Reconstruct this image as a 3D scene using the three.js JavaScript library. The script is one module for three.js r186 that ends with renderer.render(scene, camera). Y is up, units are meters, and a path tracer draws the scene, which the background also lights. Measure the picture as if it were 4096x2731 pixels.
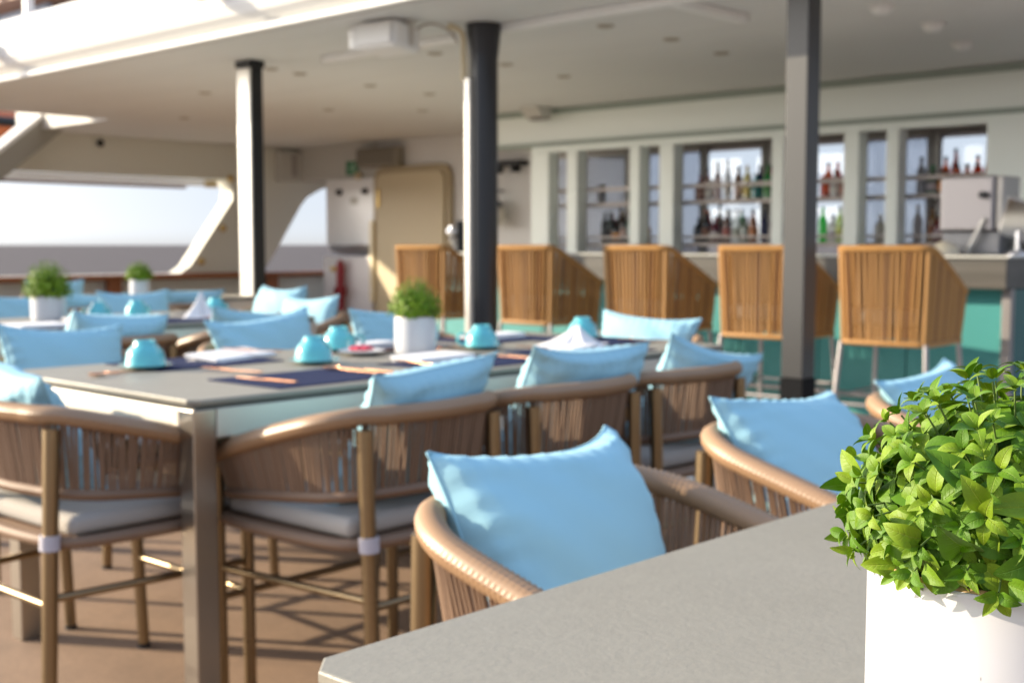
import * as THREE from 'three';
import { RoundedBoxGeometry } from 'three/addons/geometries/RoundedBoxGeometry.js';
import { mergeGeometries } from 'three/addons/utils/BufferGeometryUtils.js';

// ---------------------------------------------------------------- camera, sky, sun, exposure
const scene = new THREE.Scene();
const camera = new THREE.PerspectiveCamera(30.77, 1024 / 682, 0.05, 30000);
camera.position.set(0, 1.1, 0);
camera.rotation.order = 'YXZ';
camera.rotation.set(-4.49 * Math.PI / 180, -46.8 * Math.PI / 180, 0);
camera.focus = 0.68;
camera.userData.fStop = 11.5;

const SUN = new THREE.Vector3(-0.53, 0, -0.845).normalize().multiplyScalar(Math.cos(0.335)).setY(Math.sin(0.335));
const SUN_I = 3.8, SKY_GAIN = 1.0;
{
  const W = 512, H = 256, d = new Float32Array(W * H * 4);
  for (let j = 0; j < H; j++) for (let i = 0; i < W; i++) {
    const el = ((j + 0.5) / H - 0.5) * Math.PI, az = ((i + 0.5) / W - 0.5) * 2 * Math.PI;
    const v = new THREE.Vector3(Math.cos(el) * Math.cos(az), Math.sin(el), Math.cos(el) * Math.sin(az));
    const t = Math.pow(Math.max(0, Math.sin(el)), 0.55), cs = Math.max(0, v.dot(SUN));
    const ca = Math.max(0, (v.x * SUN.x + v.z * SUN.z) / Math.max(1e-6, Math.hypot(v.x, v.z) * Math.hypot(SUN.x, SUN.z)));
    const glow = 0.8 * Math.pow(cs, 12) + 5.0 * Math.pow(ca, 5.5) * Math.exp(-Math.max(0, el) / 0.27);   // sun-side horizon haze, boosted to light the bar interior
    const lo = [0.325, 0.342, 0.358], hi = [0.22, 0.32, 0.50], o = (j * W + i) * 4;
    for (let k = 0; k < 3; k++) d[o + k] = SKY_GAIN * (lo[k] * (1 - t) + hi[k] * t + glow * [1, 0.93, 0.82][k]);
    if (el < 0) { d[o] = 0.27; d[o + 1] = 0.26; d[o + 2] = 0.25; }
    d[o + 3] = 1;
  }
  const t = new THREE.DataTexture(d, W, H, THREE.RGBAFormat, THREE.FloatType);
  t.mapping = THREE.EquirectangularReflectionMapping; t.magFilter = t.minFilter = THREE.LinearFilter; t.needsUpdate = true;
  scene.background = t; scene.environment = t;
}
const sun = new THREE.DirectionalLight(new THREE.Color(1.0, 0.86, 0.64), SUN_I);
sun.position.copy(SUN).multiplyScalar(30).add(new THREE.Vector3(5, 0, -5)); sun.target.position.set(5, 0, -5);
sun.castShadow = true; sun.shadow.mapSize.set(4096, 4096); sun.shadow.radius = 1.2;
Object.assign(sun.shadow.camera, { left: -16, right: 16, top: 16, bottom: -16, near: 1, far: 80 });
scene.add(sun, sun.target);
const EXPOSURE = 2.45;

// ---------------------------------------------------------------- helpers
let seed = 12345;
const rnd = () => { seed = (seed * 1664525 + 1013904223) >>> 0; return seed / 4294967296; };
const rr = (a, b) => a + (b - a) * rnd();
const V = (x, y, z) => new THREE.Vector3(x, y, z);
const counts = {};
function numbered(n) { const k = counts[n] = (counts[n] ?? -1) + 1; return k ? n + '_' + String(k).padStart(3, '0') : n; }
function tag(o, label, category, group, kind) {
  o.userData = {}; if (label) o.userData.label = label; if (category) o.userData.category = category;
  if (group) o.userData.group = group; if (kind) o.userData.kind = kind; return o;
}
function thing(name, label, category, p = [0, 0, 0], turn = 0, group) {
  const o = new THREE.Group(); o.name = numbered(name); o.position.set(...p); o.rotation.y = turn; scene.add(o);
  return tag(o, label, category, group);
}
function part(name, geos, mat, parent, kind) {
  const list = (Array.isArray(geos) ? geos : [geos]).map(g => g.index ? g.toNonIndexed() : g);
  const same = list.length > 1;
  if (same) for (const g of list) for (const k of Object.keys(g.attributes)) if (!['position', 'normal', 'uv'].includes(k)) g.deleteAttribute(k);
  const m = new THREE.Mesh(same ? mergeGeometries(list) : list[0], mat);
  m.castShadow = m.receiveShadow = true;
  m.name = parent ? name : numbered(name); if (kind) m.userData.kind = kind;
  (parent ?? scene).add(m); return m;
}
const struct = (name, geos, mat) => { const m = part(name, geos, mat); m.userData.kind = 'structure'; return m; };
const solo = (name, label, cat, geos, mat, group) => tag(part(name, geos, mat), label, cat, group);
function copy(root, name, label, category, p, turn, group) {
  const r = root.clone(); r.name = numbered(name); r.position.set(...p); r.rotation.set(0, turn, 0); scene.add(r);
  return tag(r, label, category, group);
}
// axis aligned box from its corners
function bx(x0, x1, y0, y1, z0, z1, r = 0) {
  const w = Math.abs(x1 - x0), h = Math.abs(y1 - y0), d = Math.abs(z1 - z0);
  const g = r ? new RoundedBoxGeometry(w, h, d, 2, Math.min(r, 0.49 * Math.min(w, h, d))) : new THREE.BoxGeometry(w, h, d);
  return g.translate((x0 + x1) / 2, (y0 + y1) / 2, (z0 + z1) / 2);
}
function cyl(a, b, r0, r1 = r0, n = 12) {
  const d = b.clone().sub(a), g = new THREE.CylinderGeometry(r1, r0, d.length(), n);
  g.applyQuaternion(new THREE.Quaternion().setFromUnitVectors(V(0, 1, 0), d.normalize()));
  return g.translate(...a.clone().add(b).multiplyScalar(0.5).toArray());
}
// tube through points with a radius function
function sweep(pts, n, sides, r, closed = false) {
  const c = new THREE.CatmullRomCurve3(pts, closed, 'centripetal'), fr = c.computeFrenetFrames(n, closed), P = [], U = [], I = [];
  for (let i = 0; i <= n; i++) {
    const p = c.getPointAt(i / n), R = typeof r === 'function' ? r(i / n, i) : r;
    for (let j = 0; j <= sides; j++) {
      const a = j / sides * Math.PI * 2, q = p.clone().addScaledVector(fr.normals[i], Math.cos(a) * R).addScaledVector(fr.binormals[i], Math.sin(a) * R);
      P.push(q.x, q.y, q.z); U.push(i / n, j / sides);
    }
  }
  for (let i = 0; i < n; i++) for (let j = 0; j < sides; j++) { const a = i * (sides + 1) + j, b = a + sides + 1; I.push(a, a + 1, b, b, a + 1, b + 1); }
  const g = new THREE.BufferGeometry();
  g.setAttribute('position', new THREE.Float32BufferAttribute(P, 3)); g.setAttribute('uv', new THREE.Float32BufferAttribute(U, 2)); g.setIndex(I); g.computeVertexNormals(); return g;
}
const lathe = (pts, n = 32) => new THREE.LatheGeometry(pts.map(p => new THREE.Vector2(...p)), n);
function extrudeXY(pts, depth, holes = []) {  // outline in x,y pushed along +z
  const s = new THREE.Shape(pts.map(p => new THREE.Vector2(...p)));
  for (const h of holes) s.holes.push(new THREE.Path(h.map(p => new THREE.Vector2(...p))));
  return new THREE.ExtrudeGeometry(s, { depth, bevelEnabled: false });
}
// ---- textures
function noiseGrid(n, oct, sd) {      // tileable value noise, 0..1
  let s = sd; const R = () => { s = (s * 1664525 + 1013904223) >>> 0; return s / 4294967296; };
  const out = new Float32Array(n * n); let amp = 1, tot = 0;
  for (const f of oct) {
    const g = Array.from({ length: f * f }, R);
    for (let y = 0; y < n; y++) for (let x = 0; x < n; x++) {
      const u = x / n * f, v = y / n * f, i = u | 0, j = v | 0, a = u - i, b = v - j, sa = a * a * (3 - 2 * a), sb = b * b * (3 - 2 * b);
      const q = (p, r) => g[(r % f) * f + (p % f)];
      out[y * n + x] += amp * ((q(i, j) * (1 - sa) + q(i + 1, j) * sa) * (1 - sb) + (q(i, j + 1) * (1 - sa) + q(i + 1, j + 1) * sa) * sb);
    }
    tot += amp; amp *= 0.6;
  }
  for (let i = 0; i < out.length; i++) out[i] /= tot; return out;
}
function tex(n, fn, color = true, rep = [1, 1]) {
  const d = new Uint8Array(n * n * 4);
  for (let y = 0; y < n; y++) for (let x = 0; x < n; x++) {
    const c = fn(x, y), o = (y * n + x) * 4;
    for (let k = 0; k < 3; k++) { let v = Math.max(0, Math.min(1, c[k] ?? c)); if (color) v = v <= 0.0031308 ? v * 12.92 : 1.055 * Math.pow(v, 1 / 2.4) - 0.055; d[o + k] = v * 255; }
    d[o + 3] = 255;
  }
  const t = new THREE.DataTexture(d, n, n); t.wrapS = t.wrapT = THREE.RepeatWrapping; t.magFilter = THREE.LinearFilter; t.minFilter = THREE.LinearMipmapLinearFilter; t.generateMipmaps = true;
  t.repeat.set(...rep); if (color) t.colorSpace = THREE.SRGBColorSpace; t.needsUpdate = true; return t;
}
const NA = noiseGrid(512, [4, 8, 16, 32], 7), NB = noiseGrid(512, [64, 128, 256], 21), NC = noiseGrid(256, [3, 6, 12, 24, 48], 5);
const mat = (rgb, roughness = 0.6, o = {}) => new THREE.MeshPhysicalMaterial({ color: new THREE.Color().setRGB(...rgb), roughness, ...o });
const stained = (rgb, amt, rep) => tex(256, (x, y) => { const k = 1 + amt * (NC[y * 256 + x] - 0.5) * 2; return rgb.map(c => c * k); }, true, rep);
const fineBump = tex(512, (x, y) => NB[y * 512 + x], false, [3, 3]);
const weaveBump = tex(64, (x, y) => 0.5 + 0.25 * Math.sin(x / 64 * Math.PI * 16) * Math.sin(y / 64 * Math.PI * 16) + 0.25 * ((x >> 2 ^ y >> 2) & 1), false, [30, 30]);

const M = {
  deck: mat([1, 1, 1], 0.85, {
    map: tex(512, (x, y) => {
      const w = 0.82 + 0.3 * (((x >> 2) + (y >> 2)) & 1) * (0.6 + 0.4 * Math.sin(x * 1.57)), k = w * (0.78 + 0.44 * NA[y * 512 + x]) * (0.85 + 0.3 * NB[y * 512 + x]);
      return [0.28 * k, 0.18 * k, 0.116 * k];
    }, true, [40, 40]), bumpMap: weaveBump, bumpScale: 0.001
  }),
  tabletop: mat([1, 1, 1], 0.68, { map: tex(512, (x, y) => { const k = (0.94 + 0.08 * NA[y * 512 + x] + 0.14 * (NB[y * 512 + x] - 0.5)) * (rnd() < 0.003 ? 0.85 : 1); return [0.25 * k, 0.228 * k, 0.185 * k]; }, true, [1.7, 1.7]), roughnessMap: tex(256, (x, y) => 0.72 + 0.5 * (NC[y * 256 + x] - 0.5), false, [0.9, 0.9]), bumpMap: fineBump, bumpScale: 0.0003 }),
  tableEdge: mat([0.10, 0.095, 0.085], 0.6),
  steel: mat([0.60, 0.565, 0.51], 0.56, { metalness: 1 }),
  steelLeg: mat([0.46, 0.42, 0.37], 0.3, { metalness: 1 }),
  bronze: mat([0.28, 0.205, 0.12], 0.36, { metalness: 1 }),
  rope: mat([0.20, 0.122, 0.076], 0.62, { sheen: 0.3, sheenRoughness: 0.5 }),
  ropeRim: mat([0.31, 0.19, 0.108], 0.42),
  stoolRope: mat([0.33, 0.165, 0.045], 0.58),
  stoolRopeDark: mat([0.20, 0.09, 0.025], 0.6),
  stoolRopePale: mat([0.45, 0.24, 0.07], 0.55),
  ropeDark: mat([0.175, 0.105, 0.064], 0.65),
  ropePale: mat([0.235, 0.147, 0.09], 0.6),
  pad: mat([0.37, 0.335, 0.30], 0.9, { bumpMap: weaveBump, bumpScale: 0.0006 }),
  pillow: mat([0.30, 0.535, 0.63], 0.85, { sheen: 0.25, sheenRoughness: 0.6, sheenColor: new THREE.Color(0.7, 0.85, 0.9), bumpMap: weaveBump, bumpScale: 0.0004 }),
  clip: mat([0.44, 0.42, 0.47], 0.35),
  charcoal: mat([0.037, 0.036, 0.036], 0.38),
  darkShaft: mat([0.022, 0.022, 0.025], 0.3),
  blackPaint: mat([0.012, 0.012, 0.014], 0.5),
  paleMetal: mat([0.62, 0.59, 0.54], 0.3, { metalness: 0.35 }),
  ceiling: mat([1, 1, 1], 0.7, { map: stained([0.73, 0.735, 0.725], 0.05, [3, 3]) }),
  white: mat([0.88, 0.88, 0.87], 0.35),
  whiteMatt: mat([0.76, 0.755, 0.74], 0.6),
  greyPaint: mat([0.60, 0.59, 0.55], 0.55),
  olive: mat([0.74, 0.74, 0.67], 0.55),
  sage: mat([0.87, 0.92, 0.87], 0.4),
  sageDark: mat([0.34, 0.40, 0.35], 0.5),
  cream: mat([0.62, 0.52, 0.34], 0.55),
  teal: mat([0.048, 0.245, 0.24], 0.4),
  tealDark: mat([0.045, 0.12, 0.12], 0.25),
  stone: mat([1, 1, 1], 0.4, { map: stained([0.075, 0.068, 0.06], 0.4, [2, 2]) }),
  teak: mat([0.34, 0.12, 0.045], 0.45),
  brownSoffit: mat([0.22, 0.10, 0.055], 0.6),
  curtain: mat([0.66, 0.70, 0.79], 0.5, { transmission: 0.85, thickness: 0 }),
  shelf: mat([0.46, 0.40, 0.37], 0.4),
  darkWall: mat([0.40, 0.37, 0.355], 0.7),
  glass: mat([0.98, 0.99, 0.99], 0.02, { transmission: 1, thickness: 0 }),
  turquoise: mat([0.09, 0.46, 0.50], 0.12, { clearcoat: 1, clearcoatRoughness: 0.04 }),
  saucer: mat([0.36, 0.60, 0.58], 0.15, { clearcoat: 0.8, clearcoatRoughness: 0.05 }),
  navy: mat([0.010, 0.017, 0.060], 0.85, { specularIntensity: 0.4, bumpMap: weaveBump, bumpScale: 0.0008 }),
  copper: mat([0.92, 0.46, 0.26], 0.2, { metalness: 1 }),
  linen: mat([0.80, 0.77, 0.76], 0.85, { transmission: 0.15, thickness: 0 }),
  pot: mat([1, 1, 1], 0.3, { map: tex(512, (x, y) => { const k = (rnd() < 0.0004 ? 0.3 : 1) * (0.96 + 0.07 * NA[y * 512 + x]); return [0.55 * k, 0.55 * k, 0.57 * k]; }, true, [2, 1]), clearcoat: 0.35, clearcoatRoughness: 0.15 }),
  potRim: mat([0.44, 0.28, 0.12], 0.5),
  soil: mat([0.035, 0.024, 0.016], 0.95),
  red: mat([0.30, 0.012, 0.022], 0.4),
  brass: mat([0.60, 0.42, 0.16], 0.35, { metalness: 0.9 }),
  chrome: mat([0.78, 0.77, 0.78], 0.18, { metalness: 1 }),
  brushed: mat([0.34, 0.315, 0.315], 0.42, { metalness: 0.85 }),
  signGreen: mat([0.012, 0.20, 0.09], 0.5),
  orange: mat([0.62, 0.17, 0.06], 0.5),
  lampGlass: mat([0.78, 0.73, 0.64], 0.3),
  stem: mat([0.11, 0.17, 0.03], 0.6),
  pink: mat([0.60, 0.05, 0.09], 0.6),
};

// ---------------------------------------------------------------- sea, deck, roof
{
  const g = new THREE.PlaneGeometry(24000, 24000).rotateX(-Math.PI / 2).translate(0, -11, 0);
  const b = tex(256, (x, y) => NC[y * 256 + x], false, [1500, 1500]);
  struct('water', g, mat([0.105, 0.088, 0.083], 0.75, { specularIntensity: 0.22, bumpMap: b, bumpScale: 0.9 }));
  struct('deck', bx(-9, 16, -0.12, 0, -15.3, 9), M.deck);
}
struct('bounce_floor', bx(4.3, 11.29, 0.001, 0.012, -9.6, -1.62), mat([1, 1, 1], 0.55, { map: stained([0.61, 0.605, 0.575], 0.08, [4, 4]) }));  // pale slab added under the canopy to bounce light onto the ceiling
const CH = 2.5;
struct('ceiling', [bx(7.2, 16, CH, CH + 0.3, -15.3, -1.61), bx(4.98, 7.198, CH, CH + 0.3, -13.0, -1.61)], M.ceiling);
{ // moulded white roof edge along the open side
  const o = thing('roof_edge', 'curved white roof edge in full sun along the open side of the canopy', 'roof edge');
  const prof = [[4.978, 2.505], [4.87, 2.497], [4.865, 2.53], [4.93, 2.542], [4.932, 2.556], [4.875, 2.572], [4.83, 2.61], [4.80, 2.67], [4.785, 2.75], [4.795, 2.86], [4.83, 2.95], [4.88, 3.0], [4.95, 3.02], [5.4, 3.02], [5.4, 2.81], [4.978, 2.81]];
  const mk = (z0, z1) => { const g = extrudeXY(prof, z1 - z0); return g.translate(0, 0, z0); };
  for (let i = 0; i < 3; i++) part('edge_section', mk(-13.0 + i * 3.8, -13.0 + (i + 1) * 3.8 - 0.006), M.whiteMatt, o);
  part('end_fascia', bx(4.98, 16, 2.47, 3.02, -1.6, -1.5, 0.02), M.whiteMatt, o);
  // upper deck rail above it
  const r = thing('upper_deck_rail', 'white posts and brown soffit of the deck above, top left', 'railing');
  for (let z = -15; z < -1.6; z += 1.15) part('post', bx(5.0, 5.07, 3.02, 3.6, z - 0.04, z + 0.04, 0.01), M.white, r);
  part('soffit', bx(5.22, 7.2, 3.30, 3.5, -15.3, -1.6), M.brownSoffit, r);
  part('rail', bx(4.99, 5.09, 3.6, 3.65, -15.3, -1.6, 0.01), M.teak, r);
  part('screen_panel', bx(5.5, 5.55, 3.02, 3.3, -15.3, -11.0), mat([0.35, 0.42, 0.55], 0.4), r);
}
function flood(label, z, y) {
  const o = thing('floodlight', label, 'floodlight', [4.79, y, z], 0, 'floodlights on the roof edge');
  part('bracket', [cyl(V(0.02, 0, 0), V(-0.09, -0.02, 0), 0.03), bx(-0.11, -0.05, -0.05, 0.03, -0.07, 0.07, 0.01)], M.greyPaint, o);
  part('lamp_body', new THREE.SphereGeometry(0.085, 20, 12).scale(1, 0.9, 1).translate(-0.12, -0.07, 0.0), M.white, o);
}
flood('round white floodlight on the sunlit roof edge at the far left', -10.55, 2.78);
flood('white floodlight on the roof edge above the left pillar', -7.2, 2.84);

// pillars
{
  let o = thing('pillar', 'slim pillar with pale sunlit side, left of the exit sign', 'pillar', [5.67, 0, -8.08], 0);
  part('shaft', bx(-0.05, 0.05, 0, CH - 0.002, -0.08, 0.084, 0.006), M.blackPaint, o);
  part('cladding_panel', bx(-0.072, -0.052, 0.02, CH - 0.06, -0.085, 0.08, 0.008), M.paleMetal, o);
  part('collar', bx(-0.08, 0.062, CH - 0.055, CH - 0.004, -0.095, 0.095, 0.004), M.blackPaint, o);
  o = thing('pillar', 'round black pillar with pale pipe strip, behind the small basil pot', 'pillar', [5.75, 0, -5.65]);
  part('shaft', lathe([[0.092, 0], [0.092, CH - 0.22], [0.098, CH - 0.18], [0.115, CH - 0.02], [0.115, CH - 0.003]], 40), M.darkShaft, o);
  part('pipe', bx(-0.125, -0.08, 0, CH - 0.34, -0.055, -0.005, 0.012), M.paleMetal, o);
  part('cable_duct', sweep([V(-0.12, CH - 0.36, -0.06), V(-0.13, CH - 0.2, -0.05), V(-0.14, CH - 0.06, -0.06), V(-0.2, CH - 0.02, -0.12)], 24, 8, 0.018), M.cream, o);
  o = thing('pillar', 'square charcoal pillar with painted shadow at its base, in front of the bar shelves', 'pillar', [5.64, 0, -3.27]);
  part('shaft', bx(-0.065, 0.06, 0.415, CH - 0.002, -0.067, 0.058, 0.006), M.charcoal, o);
  part('foot', bx(-0.069, 0.064, 0, 0.413, -0.071, 0.062, 0.004), mat([0.01, 0.01, 0.011], 0.9, { specularIntensity: 0.2 }), o);  // black sleeve stands in for the shadow on the lower pillar
}

// ---------------------------------------------------------------- ship side on the left (z = -15), its openings and rail
{
  const o = thing('ship_side', 'grey steel ship side with slanted openings to the sea', 'bulkhead');
  const arc = (cx, cy, r, a0, a1, n = 8) => Array.from({ length: n + 1 }, (_, i) => { const a = a0 + (a1 - a0) * i / n; return [cx + r * Math.cos(a), cy + r * Math.sin(a)]; });
  const open1 = [[6.3, 0.69], [9.30, 0.69], [9.46, 0.80], [10.16, 1.71], [10.18, 1.84], [10.10, 2.01], [6.3, 2.01]];
  const open2 = [[10.66, 0.69], [13.5, 0.69], [13.5, 1.99], [12.0, 1.99], [11.72, 1.91], [11.48, 1.79], [11.36, 1.66], [10.94, 1.05]];
  part('side_wall', extrudeXY([[6.3, 0], [15.9, 0], [15.9, CH - 0.002], [7.15, CH - 0.002], [6.302, 2.02], [6.302, 0.69]].map(p => p), 0.3, [open1.map(([x, y]) => [Math.max(x, 6.35), Math.min(Math.max(y, 0.70), 2.01)]), open2]).translate(0, 0, -15.28), M.olive, o);
  const bl = thing('rolled_blind', 'white roll-up weather blind with brown bar across the sea opening', 'blind');
  part('cloth', bx(6.4, 10.02, 1.905, 2.0, -15.20, -15.196), mat([0.88, 0.88, 0.88], 0.9, { transmission: 0.5, thickness: 0 }), bl);
  part('bottom_bar', bx(6.4, 9.55, 1.865, 1.902, -15.22, -15.18, 0.008), M.brownSoffit, bl);
  for (const x of [6.6, 9.9]) part('end_bracket', bx(x - 0.06, x + 0.14, 1.89, 2.0, -15.19, -15.15, 0.01), M.cream, bl);
  part('bracket', [extrudeXY([[10.9, 2.02], [11.95, 2.02], [12.0, 2.1], [11.82, 2.14], [11.75, 2.3], [11.6, 2.42], [11.45, 2.44], [10.9, 2.44]], 0.12).translate(0, 0, -14.98)], M.greyPaint, o);
  part('vent', bx(11.12, 11.2, 2.09, 2.4, -14.86, -14.84), M.darkWall, o);
  for (const [x, y] of [[10.12, 2.02], [9.62, 0.86], [9.98, 1.32]]) part('lug', new THREE.SphereGeometry(0.05, 12, 8).translate(x, y, -14.95), M.brass, o);
  part('camera_dome', new THREE.SphereGeometry(0.05, 12, 8).translate(8.15, 2.40, -14.96), M.blackPaint, o);
  const b = thing('deck_brace', 'slanted grey brace from the ceiling corner at far left', 'brace');
  part('beam', extrudeXY([[6.0, 1.32], [7.76, 2.735], [7.36, 2.735], [6.0, 1.64]], 0.3).translate(0, 0, -14.9), mat([0.33, 0.315, 0.27], 0.5), b);
  part('edge_highlight', extrudeXY([[6.0, 1.645], [7.35, 2.74], [7.27, 2.74], [6.0, 1.70]], 0.36).translate(0, 0, -14.93), M.white, b);  // white strip painted in for the highlight along the brace edge
  const rail = thing('bulwark_rail', 'teak handrail with grey bulwark along the sea side', 'railing');
  part('handrail', bx(-9, 15.9, 0.628, 0.70, -14.97, -14.78, 0.02), M.teak, rail);
  part('bulwark', [bx(-9, 6.298, 0, 0.626, -15.28, -14.99)], M.olive, rail);
  for (const x of [-6, -2, 2, 5.5, 8.25, 10.75, 13]) part('post', bx(x - 0.09, x + 0.09, 0.0, 0.626, -14.95, -14.84, 0.01), M.teak, rail);
  const l = thing('lifeboat', 'orange lifeboat hull hanging outside the far left opening', 'lifeboat', [7.1, 2.70, -16.9]);
  part('hull', new THREE.SphereGeometry(1, 32, 16).scale(1.9, 0.32, 0.6), M.orange, l);
  part('canopy', new THREE.SphereGeometry(1, 32, 12, 0, Math.PI * 2, 0, Math.PI / 2).scale(1.5, 0.5, 0.5).translate(0, 0.12, 0), M.white, l);
  part('fender', sweep([V(-1.9, 0.03, 0.2), V(-1.2, 0.02, 0.5), V(0, 0.02, 0.63), V(1.2, 0.02, 0.5), V(1.9, 0.03, 0.2)], 30, 8, 0.06), M.blackPaint, l);
}

// ---------------------------------------------------------------- end wall with door (x = 11.3)
{
  const w = thing('end_wall', 'grey white end wall behind the far tables', 'wall');
  part('wall_panel', [bx(11.3, 11.5, 0, CH - 0.002, -13.15, -8.9)], M.whiteMatt, w);
  part('lintel', [bx(11.3, 11.5, 2.03, CH - 0.002, -14.98, -13.152)], M.greyPaint, w);
  const d = thing('door', 'cream door with rounded top corner beside the black pillar', 'door', [11.3, 0, -12.4]);
  const rounded = (z0, z1, y1, r) => { const s = new THREE.Shape(); s.moveTo(z0, 0.02); s.lineTo(z1, 0.02); s.lineTo(z1, y1 - r); s.quadraticCurveTo(z1, y1, z1 - r, y1); s.lineTo(z0 + r, y1); s.quadraticCurveTo(z0, y1, z0, y1 - r); s.closePath(); return s; };
  const ex = (s, dep, x) => new THREE.ExtrudeGeometry(s, { depth: dep, bevelEnabled: true, bevelSize: 0.006, bevelThickness: 0.006, bevelSegments: 1, curveSegments: 8 }).rotateY(-Math.PI / 2).translate(x, 0, 0);
  part('leaf', ex(rounded(-0.66, 0.66, 2.06, 0.16), 0.05, -0.05), M.cream, d);
  const fr = rounded(-0.75, 0.75, 2.14, 0.2); fr.holes.push(new THREE.Path(rounded(-0.67, 0.67, 2.07, 0.16).getPoints(8)));
  part('frame', ex(fr, 0.06, -0.01), mat([0.46, 0.37, 0.23], 0.5), d);
  part('painted_sun_edge', bx(-0.13, -0.07, 0.3, 1.42, -0.80, -0.72, 0.01), mat([0.85, 0.74, 0.50], 0.4), d);  // paler strip coloured as the door edge catching the sun
  part('handle', [cyl(V(-0.11, 1.0, 0.52), V(-0.16, 1.0, 0.52), 0.02), cyl(V(-0.16, 1.0, 0.54), V(-0.16, 1.0, 0.38), 0.012)], M.chrome, d);
  part('hinge', [bx(-0.13, -0.115, 1.6, 1.85, -0.62, -0.59, 0.004)], M.brass, d);
  const c = thing('fire_station', 'white steel locker with two black knobs and basin between sea and door', 'locker', [11.3, 0, -13.7]);
  part('back_board', bx(-0.06, 0.18, 1.08, 2.02, -0.53, 0.53, 0.02), mat([0.93, 0.94, 0.96], 0.25), c);
  part('lower_box', bx(-0.12, 0.18, 0, 0.93, -0.52, 0.53, 0.02), mat([0.86, 0.85, 0.87], 0.4), c);
  part('basin', lathe([[0.05, 0.94], [0.3, 0.95], [0.46, 1.0], [0.52, 1.08], [0.5, 1.09], [0.42, 1.03], [0.1, 0.98]], 32).scale(0.7, 1, 0.95).translate(0.05, 0, 0), mat([0.40, 0.43, 0.50], 0.25, { metalness: 0.5 }), c);
  for (const z of [-0.2, 0.36]) part('knob', [cyl(V(-0.06, 1.83, z), V(-0.12, 1.83, z), 0.045, 0.035)], M.blackPaint, c);
  part('notice', bx(-0.066, -0.062, 1.66, 1.75, 0.03, 0.19), M.greyPaint, c);
  part('bell', new THREE.SphereGeometry(0.06, 12, 8).translate(-0.06, 2.05, 0.2), M.cream, c);
  const h = thing('fire_hydrant', 'red fire hydrant pipe in front of the white locker', 'hydrant', [11.08, 0, -13.72]);
  part('pipe', [cyl(V(0, 0, 0), V(0, 0.84, 0), 0.06), cyl(V(0, 0.38, 0), V(0, 0.5, 0), 0.085), cyl(V(0, 0.8, 0), V(0, 0.88, 0), 0.05, 0.03)], M.red, h);
  part('outlet', cyl(V(0, 0.75, 0), V(-0.04, 0.75, -0.14), 0.04), M.brass, h);
  part('valve_wheel', [new THREE.TorusGeometry(0.07, 0.014, 8, 20).rotateY(Math.PI / 2).translate(-0.1, 0.44, 0.06), cyl(V(0, 0.44, 0), V(-0.1, 0.44, 0.06), 0.014)], M.red, h);
  const s = thing('exit_sign', 'small square green emergency sign on the end wall', 'sign', [11.29, 2.165, -13.68]);
  part('plate', bx(-0.015, 0, -0.095, 0.095, -0.13, 0.13, 0.004), M.signGreen, s);
  const fig = mat([0.30, 0.50, 0.36], 0.6);
  part('pictogram', [bx(-0.018, -0.0165, -0.05, 0.05, -0.02, 0.07), bx(-0.018, -0.0165, -0.01, 0.01, -0.1, -0.03), new THREE.ConeGeometry(0.03, 0.05, 3).rotateX(-Math.PI / 2).rotateZ(Math.PI / 2).scale(0.05, 1, 1).translate(-0.017, 0, -0.03), bx(-0.018, -0.0165, -0.065, -0.057, -0.1, 0.1), bx(-0.018, -0.0165, 0.062, 0.07, -0.1, 0.1)], fig, s);
  const v = thing('air_vent', 'dark louvred vent box above the cream door', 'vent', [11.28, 2.28, -13.0]);
  part('housing', bx(-0.16, 0, -0.13, 0.13, -0.42, 0.42, 0.03), mat([0.30, 0.27, 0.22], 0.6), v);
  for (let i = 0; i < 5; i++) part('slat', bx(-0.18, -0.162, -0.1 + i * 0.045, -0.07 + i * 0.045, -0.38, 0.38, 0.004), mat([0.24, 0.215, 0.175], 0.6), v);
  const g = thing('globe_lamp', 'white globe lamp with black cap right of the round pillar', 'lamp', [11.1, 1.46, -10.76]);
  part('globe', new THREE.SphereGeometry(0.16, 24, 16).scale(1, 1.05, 1), M.lampGlass, g);
  part('cap', [lathe([[0.001, 0.22], [0.05, 0.21], [0.13, 0.13], [0.14, 0.1]], 24), cyl(V(0, 0.2, 0), V(0, 0.3, 0), 0.012), cyl(V(0, 0.3, 0), V(0.2, 0.3, 0), 0.012)], M.blackPaint, g);
  const k = thing('wall_shelf', 'short black shelf on the wall right of the round pillar', 'shelf', [11.3, 2.06, -10.6]);
  part('board', bx(-0.2, 0, 0, 0.06, -0.3, 0.27, 0.006), M.blackPaint, k);
  part('bracket', [bx(-0.15, 0, -0.08, -0.002, -0.2, -0.17), bx(-0.15, 0, -0.08, -0.002, 0.1, 0.13)], M.blackPaint, k);
  const jb = thing('junction_box', 'small white box on a grey pipe beside the bar wall', 'box', [11.28, 1.98, -9.98]);
  part('box', bx(-0.09, 0, -0.07, 0.07, -0.14, 0.14, 0.02), M.white, jb);
  part('pipe', cyl(V(-0.04, -1.9, 0.05), V(-0.04, -0.072, 0.05), 0.03), M.greyPaint, jb);
}

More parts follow.
